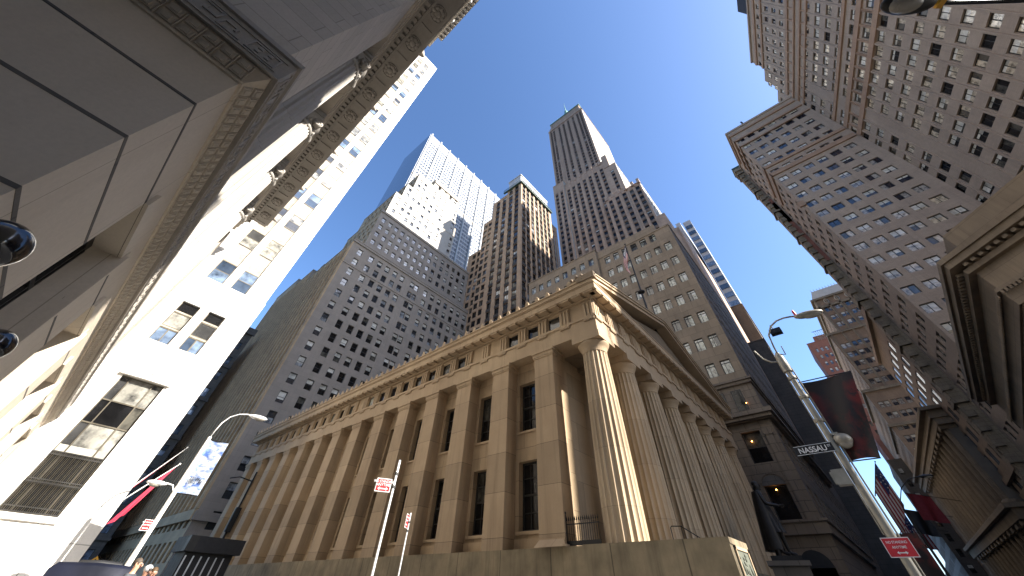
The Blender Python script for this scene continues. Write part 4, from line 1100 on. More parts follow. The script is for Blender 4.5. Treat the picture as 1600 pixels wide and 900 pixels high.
for yc in (6.6, 11.6): b.face([(51.88, yc+1.3*math.cos(PI*i/12), 4.6+1.2*math.sin(PI*i/12)) for i in range(13)], 'black')
b.build('fanlight', N)
b = MB(('tan2_shaded',))
for yc in (7.05, 11.6, 16.2):
    for i in range(12):
        a = PI*(i+.5)/12; r0, r1 = 1.15, 1.9
        q = [(51.8, yc+r*math.cos(a+d), 10.85+(r*.85)*math.sin(a+d)) for r, d in ((r0, -.11), (r0, .11), (r1, .11), (r1, -.11))]; b.face(q); b.face([q[0], q[1], (51.9,)+q[1][1:], (51.9,)+q[0][1:]])
for yy in fr(5.2, 38, 4.6):
    b.box(51.72, yy-.35, 7.95, 51.9, yy+.35, 15.4); b.box(51.66, yy-.45, 15.4, 51.9, yy+.45, 16.1)
b.build('pilasters', N)
b = MB(('amber',)); b.ball((52.2, 7.3, 15.1), .05); b.ball((52.2, 7.1, 10.5), .05); b.ball((51.8, 5.9, 19.0), .04); b.build('interior_lamp', N)
# small windows of the storey between the cornices, dark band
b = MB(('darkframe', 'g_dark')); 
for yc in (6.5, 8.6, 10.7, 12.8):
    b.box(51.86, yc-.62, 18.25, 51.895, yc+.62, 20.7); b.face([(51.855, yc-.55, 18.3), (51.855, yc+.55, 18.3), (51.855, yc+.55, 20.6), (51.855, yc-.55, 20.6)], 'g_dark')
b.build('mezzanine_window', N)

# glassy office tower and street-front towers down the street on the north side
Q = tower('ribbed_tower', 'pale modern office tower with blue glass bands, edge showing beside the sky', 'office tower')
b = MB(('white_clad',)); b.box(200, 2.0, 0, 240, 7.4, 194); b.box(205, 9, 0, 240, 12.5, 201)
b.build('cladding', Q); b = MB(('g_blue',))
for z in fr(6, 190, 6.2): b.box(199.6, 2.5, z, 199.99, 7.1, z+3.2)
b.build('glass_bands', Q)
Q2 = tower('street_front_block', 'dark stone block with vertical strips on the shaded north side of the street', 'office building')
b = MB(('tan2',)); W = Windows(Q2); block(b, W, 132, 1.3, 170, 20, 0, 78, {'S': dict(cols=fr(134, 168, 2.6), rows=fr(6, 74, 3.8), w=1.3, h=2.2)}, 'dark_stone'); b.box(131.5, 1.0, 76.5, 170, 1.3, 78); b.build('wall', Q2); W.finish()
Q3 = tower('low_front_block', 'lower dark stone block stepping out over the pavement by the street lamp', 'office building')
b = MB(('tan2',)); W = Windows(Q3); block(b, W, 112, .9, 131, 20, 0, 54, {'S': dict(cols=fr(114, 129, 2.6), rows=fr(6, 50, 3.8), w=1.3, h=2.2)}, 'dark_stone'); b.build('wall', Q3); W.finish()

# ------------------------------------------------------------------ far end of the side street on the left
H = tower('side_street_block', 'dark stone building with arched windows squeezed between pale wall and stepped tower', 'office building')
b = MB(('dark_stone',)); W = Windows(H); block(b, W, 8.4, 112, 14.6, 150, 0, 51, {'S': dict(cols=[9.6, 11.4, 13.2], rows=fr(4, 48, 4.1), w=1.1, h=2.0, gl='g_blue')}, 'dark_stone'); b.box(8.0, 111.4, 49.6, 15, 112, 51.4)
for z in fr(7.2, 48, 8.2): b.box(8.2, 111.7, z, 14.8, 112, z+.5)
b.build('wall', H); W.finish()
H2 = tower('cross_street_block', 'low dark block closing the far end of the side street', 'office building')
b = MB(('dark_stone',)); W = Windows(H2); block(b, W, 14.8, 190, 40, 215, 0, 46, {'S': dict(cols=fr(16, 38, 3), rows=fr(4, 42, 4), w=1.4, h=2.2)}, 'dark_stone'); b.build('wall', H2); W.finish()

# ------------------------------------------------------------------ right side
D = tower('trust_tower', 'huge grey brick office tower with reddish bands and double windows, filling the upper right')
b = MB(('broad',)); W = Windows(D)
gw_ = dict(w=1.75, h=1.75, style='pair')
gb = lambda c, z: 'g_broad' if z > 54 else 'g_sunlit'
rw = [20.1+3.62*k for k in range(22)]
rw = [z for z in rw if z < 101]
block(b, W, 78, -39.9, 96, -21.5, 0, 103.6, {'W': dict(cols=[-22.9-2.82*k for k in range(6)], rows=rw, gl=gb, w=1.9, h=1.7, style='vert'), 'N': dict(cols=fr(81, 94, 3), rows=rw, w=1.9, h=1.7, style='vert')}, 'broad')
uN = (-.980, -.198); nn = (uN[1], -uN[0])
o1 = (82.0, -39.09); LWN = 37.2
glN = lambda z: 'g_sunlit' if z > 62 else 'g_dark'
rects = []
c_a = [(82-x)/.98 for x in [80.6-2.87*k for k in range(19)]]
zr = [52.7+3.62*k for k in range(-13, 13)]
zu = [106.7, 110.2, 113.8]
for ai, a in enumerate(c_a):
    for z in zr+zu+[118.3]:
        if a < 9.3 and z > 114: continue
        if a < 4 and z > 107: continue
        if z < 8: continue
        w = 2.15 if z < 96 else 1.35
        if a+w/2 > LWN: continue
        rects.append((a-w/2, z, a+w/2, z+1.8)); g = 'g_sunlit' if (62-ai*1.1 < z < 96 and (ai*7+int(z)) % 9) else ('g_broad' if z > 96 else 'g_dark')
        W.add(o1, uN, a, z, w, 1.8, 'vert', g, 'darkframe', .3)
def seg(a0, a1, z1, zlow=0):
    rs = [(r[0]-a0, r[1], r[2]-a0, r[3]) for r in rects if r[0] > a0+.05 and r[2] < a1-.05 and r[3] < z1]
    wall(b, (o1[0]+uN[0]*a0, o1[1]+uN[1]*a0), uN, a1-a0, zlow, z1, rs, 'broad', .3)
seg(0, 9.2, 110); seg(9.2, LWN, 124.5)
def slab(a0, a1, z0, z1, d0, d1): b.obox(o1, uN, a0, d0, z0, a1, d1, z1)
for a0, a1, z0, z1 in ((0, 9.2, 109, 110), (9.2, LWN, 123.5, 124.5)): b.obox(o1, uN, a0, -14, z0, a1, -.01, z1, 'roofing')
b.obox(o1, uN, -.02, -20, 0, 0, -.01, 110); b.obox(o1, uN, 9.18, -14, 110, 9.2, -.01, 124.5); b.obox(o1, uN, 4.4, -13, 110, 9.2, -.35, 117.8); b.obox(o1, uN, LWN, -14, 0, LWN+.3, 0, 124.5); b.obox(o1, uN, 0, -14.3, 0, LWN+.3, -14.02, 124.5)
b.build('wall', D); W.finish()
b = MB(('terra',))
for z0, z1 in ((76.3, 77.5), (80.6, 81.8), (84.8, 85.7), (96.9, 97.5), (99.2, 99.9), (101.6, 102.2), (104.3, 105.3), (117.0, 117.9), (120.8, 121.9)):
    b.obox(o1, uN, 9.2 if z0 > 110 else 4.5, .0, z0, LWN, .35, z1)
for z0, z1 in ((77.3, 78.6), (80.9, 81.8), (100.6, 101.3), (97.4, 98.0), (94.0, 94.5)):
    b.box(77.62, -39.5, z0, 78, -21.3, z1); b.box(77.62, -21.5, z0, 90, -21.15, z1)
b.box(77.5, -21.9, 64.4, 78, -20.6, 65.9)
b.build('band_course', D)
b = MB(('terra',))      # framed storey with projecting surrounds
for a in c_a:
    if a > 4.5 and a < LWN-1:
        for s in (-1, 1): b.obox(o1, uN, a+s*1.43-.16, 0, 77.5, a+s*1.43+.16, .28, 80.6)
for k, a in enumerate(c_a):
    if a > 4.5 and a < LWN-1: b.obox(o1, uN, a-1.35, 0, 101.9, a-1.05, .25, 104.3); b.obox(o1, uN, a-1.35, 0, 97.5, a-1.05, .2, 99.2)
b.build('window_surround', D)
b = MB(('broad',))       # thin vertical ribs between windows with shadow lines
for a in c_a:
    b.obox(o1, uN, a-1.435-.14, 0, 10, a-1.435+.14, .22, 76.3); b.obox(o1, uN, a-1.435-.12, 0, 85.7, a-1.435+.12, .22, 96.9)
    if a > 9: b.obox(o1, uN, a-1.435-.12, 0, 105.3, a-1.435+.12, .18, 117)
b.build('ribs', D)
b = MB(('broad',)); b.box(77.75, -40, 102.9, 96, -21.2, 103.7); b.obox(o1, uN, 9.2, 0, 124, LWN, .4, 124.7); b.box(78.0, -27, 103.9, 78.3, -26.6, 105.4, 'iron'); b.build('coping', D)
b = MB(('black',)); b.obox(o1, uN, 25.0, -6, 124.7, 34, .3, 130.6); b.build('roof_tank', D)
OB = tower('hidden_shade_tower', 'unseen dark tower added behind the grey brick trust tower to cast shade')  # out of view, added and sized to shade the stepped and brown towers
b = MB(('dark_stone',)); b.box(80, -110, 0, 116.5, -75, 200); b.box(116.5, -110, 0, 145, -75.5, 183); b.build('wall', OB)

# ornate narrow tower between the trust tower and the sky
Or = tower('ornate_tower', 'ornate old tower with heavy cornices, red brick panels and cream trim beside the sky')
b = MB(('ornate',)); W = Windows(Or)
block(b, W, 95.2, -40, 98.6, -19.6, 0, 105, {'W': [dict(cols=[-22.2, -24.9, -27.6, -30.3], rows=fr(60, 100, 4.0), w=1.3, h=2.1, gl='g_blue')], 'N': dict(cols=[96.6], rows=fr(8, 100, 3.5), w=1.2, h=2.1, style='dh', gl='g_dark')}, 'ornate')
b.build('wall', Or); W.finish()
b = MB(('redbrick',)); b.box(95.05, -28.6, 88, 95.19, -21.4, 98.6); b.box(95.05, -24, 60, 95.19, -20.5, 86); b.box(95.05, -25.5, 75, 95.19, -20.5, 84)
b.build('brick_panel', Or)
b = MB(('ornate',))
for z0, z1, d in ((103.6, 105.0, 1.3), (105.0, 105.8, 1.6), (100.4, 101, .4), (87.2, 88, .5)): b.box(95.2-d*.4, -40, z0, 98.8, -19.9+d*.5, z1, 'greenbronze' if d > 1.4 else None)
random.seed(3)
for k in range(46):
    z = 5+k*2.15; d = .35+.35*random.random(); b.box(95.0-d*.35, -20.6, z, 95.9, -19.7+d*.6, z+random.uniform(.6, 1.6))
    if k % 5 == 0: b.box(94.7, -21.2, z, 98.8, -19.25, z+.5)
b.build('quoins', Or)
O2 = tower('tall_windowed_block', 'dark brown office block with tall stacked windows reflecting blue sky, seen very obliquely', 'office building')
b = MB(('brown_dark',)); W = Windows(O2)
block(b, W, 96.5, -45, 126.5, -20.0, 0, 47.0, {'N': dict(cols=[100, 104.8, 109.6, 114.4, 119.2, 123.8], rows=fr(6, 43, 3.4), w=2.7, h=2.2, style='vert', gl='g_blue')}, 'brown_dark', depth=.12)
b.build('wall', O2); W.finish()
b = MB(('brown_dark',)); b.box(96, -45, 46.2, 127, -19.3, 47.3); b.box(96.5, -20, 17.5, 127, -19.5, 18.3); b.build('cornice', O2)

# domed corner bank with chamfered corner
J = tower('corner_bank', 'low monumental stone bank with heavy chamfered cornice at the lower right corner', 'bank building')
n_ = lambda p, d: p
c0, c1_, c2_ = (33.0, -21.6), (39.5, -15.6), (74.0, -18.6)
def seg_u(p, q): d = (q[0]-p[0], q[1]-p[1]); l = math.hypot(*d); return (d[0]/l, d[1]/l), l
b = MB(('jpm',))
poly = lambda d: [(33.0-d*.1, -60), (33.0-d, -21.6+d*.2), (39.5-d*.35, -15.6+d*.95), (74.0+d, -18.6+d), (74.0+d, -60)]
uA, lA = seg_u(c1_, c0); uB, lB = seg_u(c2_, c1_)
# openings with deep reveals; walls face out of the block
wall(b, c1_, uA, lA, 0, 17.2, [(2.2, 1, 6.6, 14.6)], 'jpm', 1.3)
wall(b, c2_, uB, lB, 0, 17.2, [(a-2.1, 2.2, a+2.1, 14.2) for a in (31.0, 24.0, 17.0, 10.0, 4)], 'jpm', 1.2)
b.prism(poly(-1.35)[:], 0.0, 17.1, 'jpm_dark') if False else None
b.build('wall', J)
b = MB(('jpm',))
b.prism(poly(.15), 17.2, 18.4); b.prism(poly(.4), 18.4, 18.65); b.prism(poly(.1), 18.65, 20.3); b.prism(poly(.6), 20.3, 20.7); b.prism(poly(1.25), 21.0, 21.5); b.prism(poly(1.45), 21.5, 21.9); b.prism(poly(-.9), 21.9, 24.4)
b.build('entablature', J)
b = MB(('jpm',))
for u, o, l in ((uA, c1_, lA), (uB, c2_, lB)):
    a = .3
    while a < l-.3: b.obox(o, u, a, .15, 20.7, a+.3, .62+.3, 20.95); a += .62
    a = .1
    while a < l-.2: b.obox(o, u, a, .4, 18.1, a+.16, .5, 18.38); a += .3
b.build('dentils', J)
b = MB(('jpm', 'g_dark'))
for u, o, segs in ((uA, c1_, [(2.2, 6.6)]), (uB, c2_, [(a-2.1, a+2.1) for a in (31.0, 24.0, 17.0, 10.0, 4)])):
    for a0, a1 in segs:
        b.obox(o, u, a0, -1.35, 1, a1, -1.3, 14.6, 'g_dark')
        for t in (.33, .66): b.obox(o, u, a0+(a1-a0)*t-.06, -1.3, 1, a0+(a1-a0)*t+.06, -1.2, 14.5, 'bronzeframe')
        for z in (4, 7, 10, 12.5): b.obox(o, u, a0, -1.3, z, a1, -1.22, z+.14, 'bronzeframe')
b.build('window', J)
b = MB(('jpm',))
for u, o, segs in ((uA, c1_, [(2.2, 6.6)]), (uB, c2_, [(a-2.1, a+2.1) for a in (31.0, 24.0, 17.0, 10.0, 4)])):
    for a0, a1 in segs:
        b.obox(o, u, a0-.35, 0, 1.6, a0, .18, 14.9); b.obox(o, u, a1, 0, 1.6, a1+.35, .18, 14.9); b.obox(o, u, a0-.35, 0, 14.6, a1+.35, .3, 15.2); b.obox(o, u, a0-.6, 0, 15.2, a1+.6, .6, 15.5)
b.obox(c1_, uA, .8, .1, 22.3, lA-.8, .14-.9, 22.35); b.build('window_surround', J)

# portico building down the right of the street
Pt = tower('colonnaded_bank', 'long shaded bank with giant columns and flags, low on the right', 'bank building')
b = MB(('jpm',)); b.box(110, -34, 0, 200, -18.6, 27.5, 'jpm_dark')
PP = lambda d: [(109-d, -34), (109-d, -17.6+d), (178, -14.2+d), (178, -34)]
b.prism(PP(0), 27.3, 28.4); b.prism(PP(.35), 28.4, 28.8); b.prism(PP(0), 28.8, 29.8); b.prism(PP(.9), 29.8, 30.4); b.prism(PP(.05), 13.2, 14.6); b.prism(PP(.7), 14.6, 15.2); b.prism(PP(-.1), 0, .5)
b.build('entablature', Pt)
def pcol(z0, z1, r):
    q = MB(('jpm',)); rows = []
    for k in range(5):
        t = k/4; rows.append([((r*(1-.12*t))*(1-.07*abs(math.sin(j*PI/3)))*math.cos(2*PI*j/54), (r*(1-.12*t))*(1-.07*abs(math.sin(j*PI/3)))*math.sin(2*PI*j/54), z0+(z1-z0)*t) for j in range(54)])
    q.grid(rows, None, True, False); q.box(-r*1.2, -r*1.2, z1-.01, r*1.2, r*1.2, z1+.6); q.lathe(0, 0, [(r*1.25, z0-.6), (r*1.3, z0-.2), (r*1.05, z0)], 20); return q.build('column', mesh_only=True)
m1, m2 = pcol(15.9, 26.7, 1.0), pcol(1.2, 12.6, 1.0)
for i in range(15):
    x = 111+i*4.4; y = -18.9+(x-109)*.049
    for mm_ in (m1, m2): o = link('column', mm_, Pt); o.location = (x, y, 0)

# tall tower down the street on the right, closing the view
Ft = tower('mansard_tower', 'tall brown setback tower with grey mansard roof and paired blue windows')
b = MB(('brown_dark',)); W = Windows(Ft)
wp = dict(w=1.5, h=2.1, style='dh', gl='g_broad'); cp = lambda y0, n: [y0-.95-3.95*k-s for k in range(n) for s in (0, 1.75)]
block(b, W, 190, -50, 225, -25.2, 84, 101, {'W': dict(cols=cp(-26.6, 5), rows=[86.5, 90.2, 94.2], **wp), 'N': dict(cols=fr(193, 222, 3.6), rows=[86.5, 90.2, 94.2], **wp)}, 'brown_dark')
block(b, W, 189.5, -50, 228, -21.4, 60, 84, {'W': dict(cols=cp(-22.5, 6), rows=fr(62, 80, 3.75), **wp), 'N': dict(cols=fr(193, 226, 3.6), rows=fr(62, 80, 3.75), **wp)}, 'brown_dark')
block(b, W, 189, -50, 260, -18.8, 0, 60, {'W': dict(cols=cp(-20, 6), rows=fr(5, 56, 3.75), **wp), 'N': dict(cols=fr(193, 256, 3.6), rows=fr(5, 56, 3.75), **wp)}, 'brown_dark')
b.build('wall', Ft); W.finish()
b = MB(('ornate',))
for y in [-25.6-3.95*k for k in range(6)]: b.box(189.4, y-.35, 84, 190, y+.35, 101.6); b.box(189.0, y+3.1, 60, 189.5, y+3.7, 84)
for z, x, y in ((84, 188.8, -21), (60, 188.3, -18.3), (48, 188.5, -18.5), (101, 189.2, -24.6), (96.8, 189.4, -24.8)): b.box(x, -50, z-.5, 228, y+.3, z+.4)
b.build('trim', Ft)
b = MB(('roofing',)); z0, z1 = 101.4, 106.8; A4 = [(190, -50, z0), (225, -50, z0), (225, -25.2, z0), (190, -25.2, z0)]; B4 = [(192.5, -48, z1), (222, -48, z1), (222, -27.4, z1), (192.5, -27.4, z1)]
b.mats = ['white_clad', 'roofing']; b.m = []
for i in range(4): j = (i+1) % 4; b.face([A4[i], A4[j], B4[j], B4[i]], 'pine_up')
b.face(B4, 'roofing')
for k in range(16): b.lathe(192.5, -27.6-k*1.2, [(.12, z1), (.1, z1+.7), (.02, z1+1.2)], 5, 'roofing')
b.build('mansard_roof', Ft)
b = MB(('darkframe', 'pine_up'))
for y in (-29.5, -33.6, -37.6): b.ball((189.9, y, 99), .9, 'pine_up', 12, 8, (.3, 1, 1.4)); b.ball((189.7, y, 99), .65, 'darkframe', 12, 8, (.3, 1, 1.4))
b.build('oval_window', Ft)
Rb = tower('rust_brick_tower', 'rust brown brick tower with flat top just left of the mansard tower')
b = MB(('redbrick',)); W = Windows(Rb); block(b, W, 258, -60, 285, -16.8, 0, 112, {'W': dict(cols=fr(-58, -18, 2.4), rows=fr(30, 106, 4), w=1.2, h=2.2, gl='g_sky'), 'N': dict(cols=fr(260, 284, 3), rows=fr(30, 100, 4), w=1.3, h=2.2, gl='g_sky')}, 'redbrick'); b.box(262, -30, 112, 275, -22, 117, 'redbrick'); b.build('wall', Rb); W.finish()
b = MB(('iron',))
for k in range(6): b.tube([(260, -24-k, 112), (260, -24-k, 119)], .12, 5)
b.tube([(260, -23, 119), (260, -30, 119)], .15, 5); b.build('roof_frame', Rb)
Eb = tower('shaded_canyon_block', 'plain dark stone block at the vanishing end of the street under the sky strip', 'office building')
b = MB(('dark_stone',)); W = Windows(Eb); [block(b, W, x0, -60, x1, -14.0, 0, zz, {'N': dict(cols=fr(x0+3, x1-3, 4), rows=fr(5, zz-4, 4), w=1.6, h=2.2), 'W': dict(cols=fr(-58, -16, 3.5), rows=fr(5, zz-4, 4), w=1.5, h=2.2)}, 'dark_stone') for x0, x1, zz in ((229, 262, 46), (262, 310, 34), (310, 420, 21))]; b.build('wall', Eb); W.finish()
Fb = tower('distant_tower', 'pale blue distant office tower in the gap at the end of the street')
b = MB(('white_clad',)); b.box(700, -60, 0, 730, -42, 46); b.box(690, -44, 0, 730, -26, 30, 'g_blue'); b.lathe(710, -50, [(6, 46), (5, 50), (1, 58), (.2, 70)], 8); b.build('wall', Fb)
# buildings behind the camera whose shade falls on the crossing
V = tower('exchange_block', 'stone block across the street behind the camera, shading the left pavement', 'office building')
b = MB(('cream_up',)); b.box(-45, -60, 0, 10.0, -15, 34); b.box(-45, -60, 34, 8.4, -15.6, 62); b.build('wall', V)
# ------------------------------------------------------------------ street furniture
def on(az, d, z=0): a = R(az); return Vector((d*math.sin(a), d*math.cos(a), z))
def text_mesh(txt, size, mat, name, parent, loc, rot, ext=.004, align='CENTER', sx=1.0):
    cu = bpy.data.curves.new('lettering', 'FONT'); cu.body = txt; cu.size = size; cu.align_x = align; cu.align_y = 'CENTER'; cu.extrude = ext; cu.offset = size*.012
    o = bpy.data.objects.new('lettering', cu); COL.objects.link(o); dg = bpy.context.evaluated_depsgraph_get()
    me = bpy.data.meshes.new_from_object(o.evaluated_get(dg)); COL.objects.unlink(o); bpy.data.objects.remove(o)
    me.materials.clear(); me.materials.append(MATS[mat]); me.name = name
    o = link(name, me, parent); o.location = loc; o.rotation_euler = rot; o.scale = (sx, 1, 1); return o
def no_standing(name, label, loc, face, w=.46, h=.30, group='no standing signs'):
    """small red sign; face = z rotation so that its front (-y) looks that way"""
    s = thing(name, label, 'parking sign', loc, group, rot=face)
    b = MB(('signwhite',)); b.box(-w/2, 0, -h/2, w/2, .012, h/2); b.build('plate', s)
    b = MB(('red',)); b.box(-w/2+.018, -.004, -h/2+.018, w/2-.018, 0, h/2-.018); b.build('face', s)
    text_mesh('NO STANDING', .072, 'signwhite', 'lettering', s, (0, -.006, h*.25), (PI/2, 0, 0), .002, sx=.92)
    text_mesh('ANYTIME', .075, 'signwhite', 'lettering', s, (0, -.006, h*.0), (PI/2, 0, 0), .002)
    b = MB(('signwhite',)); z = -h*.27; b.box(-.07, -.007, z-.012, .07, -.0045, z+.012)
    for sg in (-1, 1): b.face([(sg*.12, -.007, z), (sg*.07, -.007, z+.035), (sg*.07, -.007, z-.035)])
    b.build('arrow', s); return s
def sign_pole(label, p, h, lean=0):
    s = thing('sign_pole', label, 'sign post', p, 'slim metal sign posts'); b = MB(('alu',)); b.box(-.022, -.03, 0, .022, .0, h); b.build('post', s)
    b = MB(('darkframe',)); b.box(-.035, -.045, h-.55, .035, .015, h-.5); b.box(-.035, -.045, h-.3, .035, .015, h-.25); b.build('bracket', s)
    return s
p1 = on(33.0, 10); sign_pole('tall slim metal sign post nearest the camera before the temple side', p1, 3.85)
no_standing('no_standing_sign', 'red no standing sign flat on view on the tall slim post before the temple pilasters', on(31.7, 9.93, 3.33), R(-31), .34, .25)
p2 = on(36.0, 17.4); sign_pole('shorter slim sign post farther along the temple side', p2, 3.85)
no_standing('no_standing_sign', 'red sign seen almost edge on atop the farther slim post', on(35.75, 17.35, 3.6), R(38), .34, .4)
# lamp posts
def lamp_head(b, sc=1.0):
    b.ball((0, 0, 0), .33*sc, None, 16, 10, (1.75, .62, .36))
def street_lamp(name, label, p, rot, H, mat, arm, second=None, group='street lamps', rad=.11, cam_=False):
    s = thing(name, label, 'street lamp', p, group, rot=rot)
    b = MB((mat,)); b.lathe(0, 0, [(rad*1.9, 0), (rad*1.8, .5), (rad*1.25, .7), (rad*1.15, 1.2), (rad, 3), (rad*.8, H)], 14); b.build('pole', s)
    b = MB((mat,)); b.tube(arm, .035, 8); b.build('arm', s)
    e = Vector(arm[-1]); d = (e-Vector(arm[-2])).normalized(); ang = math.atan2(d.y, d.x)
    b = MB((mat,)); b.ball((.42, 0, -.03), .3, None, 18, 10, (1.75, .7, .42)); b.tube([(-.05, 0, 0), (.2, 0, 0)], .06); o = b.build('lamp_head', s); o.location = e; o.rotation_euler = (0, 0, ang)
    b = MB(('lampglass',)); b.ball((.5, 0, -.075), .24, None, 16, 8, (1.5, .75, .55)); g = b.build('lens', o)
    b = MB(('red',)); b.lathe(.0, 0, [(.05, .06), (.055, .2), (.03, .3)], 8); g = b.build('beacon', o) if name == 'street_lamp' and second == 'R' else None
    return s
pl = on(10.0, 28)
def arc(x0, z0, n, f): return [f(i/n) for i in range(n+1)]
armL = [(0, 0, 7.3), (.02, 0, 7.75), (.12, 0, 8.25), (.35, 0, 8.65), (.7, 0, 8.88), (1.1, 0, 8.98), (1.35, 0, 8.98)]
sL = street_lamp('street_lamp', 'sunlit white street lamp post with long curved arm by the pale wall', pl, R(-10), 7.5, 'polewhite', armL)
b = MB(('polewhite',)); b.tube([(0, 0, 4.0), (-.0, 0, 4.3), (-.03, 0, 4.9), (-.25, 0, 5.2), (-.6, 0, 5.25)], .03, 8); b.build('arm', sL)
b = MB(('polewhite',)); b.ball((-.95, 0, 5.2), .26, None, 16, 10, (1.7, .7, .42)); o = b.build('lamp_head', sL); b = MB(('lampglass',)); b.ball((-1.0, 0, 5.13), .2, None, 14, 8, (1.2, .75, .55)); b.build('lens', o)
def banner(name, label, p, rot, w, h, mat, group, warp=.1, taper=1.0):
    s = thing(name, label, 'banner', p, group, rot=rot)
    n = 10; rows = [[(w*i/n*(1-(1-taper)*(j/n)), warp*math.sin(i/n*PI*1.4+j*.25), -h*j/n) for i in range(n+1)] for j in range(n+1)]
    b = MB((mat,)); b.grid(rows); b.build('cloth', s)
    b = MB(('iron',)); b.tube([(-.15, 0, .03), (w, 0, .03)], .018, 6); b.tube([(-.15, 0, -h-.02), (w*taper, 0, -h-.02)], .018, 6); b.build('rod', s)
    return s
bw = banner('street_banner', 'white and pale blue skyline banner hung on the sunlit lamp post', pl+Vector((.1, 0, 7.35)), R(-12), .95, 2.4, 'ban_white', 'lamp post banners', .06)
b = MB(('ban_white',))
random.seed(5)
for k in range(11):
    h_ = random.uniform(.2, .75); b2 = MB(('flagblue',)) if False else None
b = MB(('navy', 'shirtgrey'))
for k in range(5):
    for j in range(7):
        if random.random() < .8: x = .18+j*.09; b.box(x, -.085, -1.95+k*.05-.0, x+random.uniform(.04, .08), -.08, -1.95+k*.05+.028, 'shirtgrey')
b.build('small_print', bw)
no_standing('no_standing_sign', 'small red and white sign low on the sunlit white lamp post', pl+Vector((-.28, -.15, 3.62)), R(-10), .36, .4)
pr = on(90.0, 16.6)
armR = [(0, 0, 8.4), (-.15, -.03, 8.9), (-.22, -.1, 9.35), (-.1, -.35, 9.75), (.05, -.65, 9.98), (.15, -.95, 10.06), (.22, -1.2, 10.06), (.26, -1.4, 10.02)]
sR = street_lamp('street_lamp', 'tall tan street lamp with curved arm and red beacon, right of the columns', pr, 0, 8.6, 'poletan', armR, second='R', rad=.12)
b = MB(('poletan',)); b.tube([(.0, .08, 8.35), (0, .35, 8.4), (0, .55, 8.6), (0, .7, 9.0)], .03, 6); b.tube([(0, -.1, 8.6), (0, -.25, 8.55), (0, -.28, 8.9)], .022, 6); b.lathe(0, 0, [(.16, 7.9), (.17, 8.1), (.15, 8.5), (.06, 8.7)], 12)
for z in (6.1, 6.9, 7.6): b.lathe(0, 0, [(.14, z), (.15, z+.05), (.14, z+.1)], 12)
b.tube([(.0, -.16, 2.2), (.0, -.16, 8.0)], .025, 6); b.tube([(.02, .14, 3.2), (.02, .14, 7.6)], .02, 6); b.build('fittings', sR)
b = MB(('iron',)); b.box(-.14, -.62, 9.42, .14, -.2, 9.62); b.tube([(0, -.4, 9.6), (0, -.35, 9.85)], .02); b.build('camera_box', sR)
b = MB(('poletan',)); b.box(-.12, -.28, 5.65, .1, -.1, 5.72); b.ball((0, -.3, 5.5), .26, None, 16, 10, (1, 1, .75)); o = b.build('globe_lamp', sR); b = MB(('lampglass',)); b.ball((0, -.3, 5.43), .22, None, 16, 8, (1, 1, .8)); b.build('lens', o)
b = MB(('poletan',)); b.box(-.15, .12, 4.35, .15, .5, 4.75); b.box(-.1, .5, 4.4, .1, .56, 4.7); b.build('control_box', sR)
ns = thing('street_name_sign', 'black street name sign reading NASSAU ST on the tall lamp post', 'street sign', pr+Vector((-.05, .12, 5.32)), rot=-PI/2)
b = MB(('black',)); b.box(-1.15, 0, -.14, 0, .02, .14); b.box(-1.13, -.003, .118, -.02, 0, .13, 'signwhite'); b.box(-1.13, -.003, -.13, -.02, 0, -.118, 'signwhite'); b.build('plate', ns)
text_mesh('NASSAU', .22, 'signwhite', 'lettering', ns, (-.62, -.006, -.015), (PI/2, 0, 0), .002); text_mesh('ST', .09, 'signwhite', 'lettering', ns, (-.13, -.006, .03), (PI/2, 0, 0), .002)
b = MB(('poletan',)); b.box(-.03, -.03, -.2, .05, .05, .2); b.build('bracket', ns)
ns.location = pr+Vector((-.14, .02, 5.35))
# the plate reads towards the west (camera side): local x runs to the south
bR = banner('street_banner', 'large dark red and black banner hung beside the tall tan lamp post', pr+Vector((.1, -.12, 7.46)), R(-88), 1.62, 2.5, 'ban_red', 'lamp post banners', .12, .5)
no_standing('no_standing_sign', 'red no standing sign low on the tall tan lamp post at the right', pr+Vector((-.18, -.02, 2.92)), R(-86), .62, .40)
far = Vector((52.0, -2.0, 0))
sF = street_lamp('street_lamp', 'distant dark street lamp on the right pavement beyond the tan lamp post', far, 0, 8.2, 'iron', [(0, 0, 8.0), (-.1, -.2, 8.8), (-.1, -.8, 9.6), (0, -1.7, 10.2), (0, -2.6, 10.3)])
banner('street_banner', 'dark banner with red print on the distant dark lamp post', far+Vector((0, .2, 6.6)), R(95), 1.5, 3.4, 'ban_red', 'lamp post banners', .1)
# overhead lamp: only its head leans into the frame at the top right
s = thing('street_lamp', 'street lamp head seen from below at the top right edge', 'street lamp', (8.6, -8.9, 0), 'street lamps')
b = MB(('iron',)); b.lathe(0, 0, [(.2, 0), (.2, .6), (.12, 1), (.09, 10)], 12); b.build('pole', s)
b = MB(('iron',)); b.tube([(0, 0, 9.6), (-.6, .7, 10.1), (-1.7, 2.1, 10.25), (-2.45, 3.0, 10.12)], .04, 8); b.build('arm', s)
b = MB(('darkframe',)); b.ball((0, 0, 0), .33, None, 20, 12, (1.75, .66, .42)); o = b.build('lamp_head', s); o.location = (-2.72, 3.3, 10.05); o.rotation_euler = (0, .05, math.atan2(.9, -.75))
b = MB(('lampglass',)); b.ball((.12, 0, -.06), .26, None, 18, 10, (1.35, .72, .5)); b.build('lens', o); b = MB(('red',)); b.lathe(.2, .12, [(.05, .05), (.1, .1), (.11, .3), (.05, .4)], 10); b.build('beacon', o)
b = MB(('yellow',)); b.box(-.75, -.1, -.03, -.62, .1, .03); b.build('tag', o)
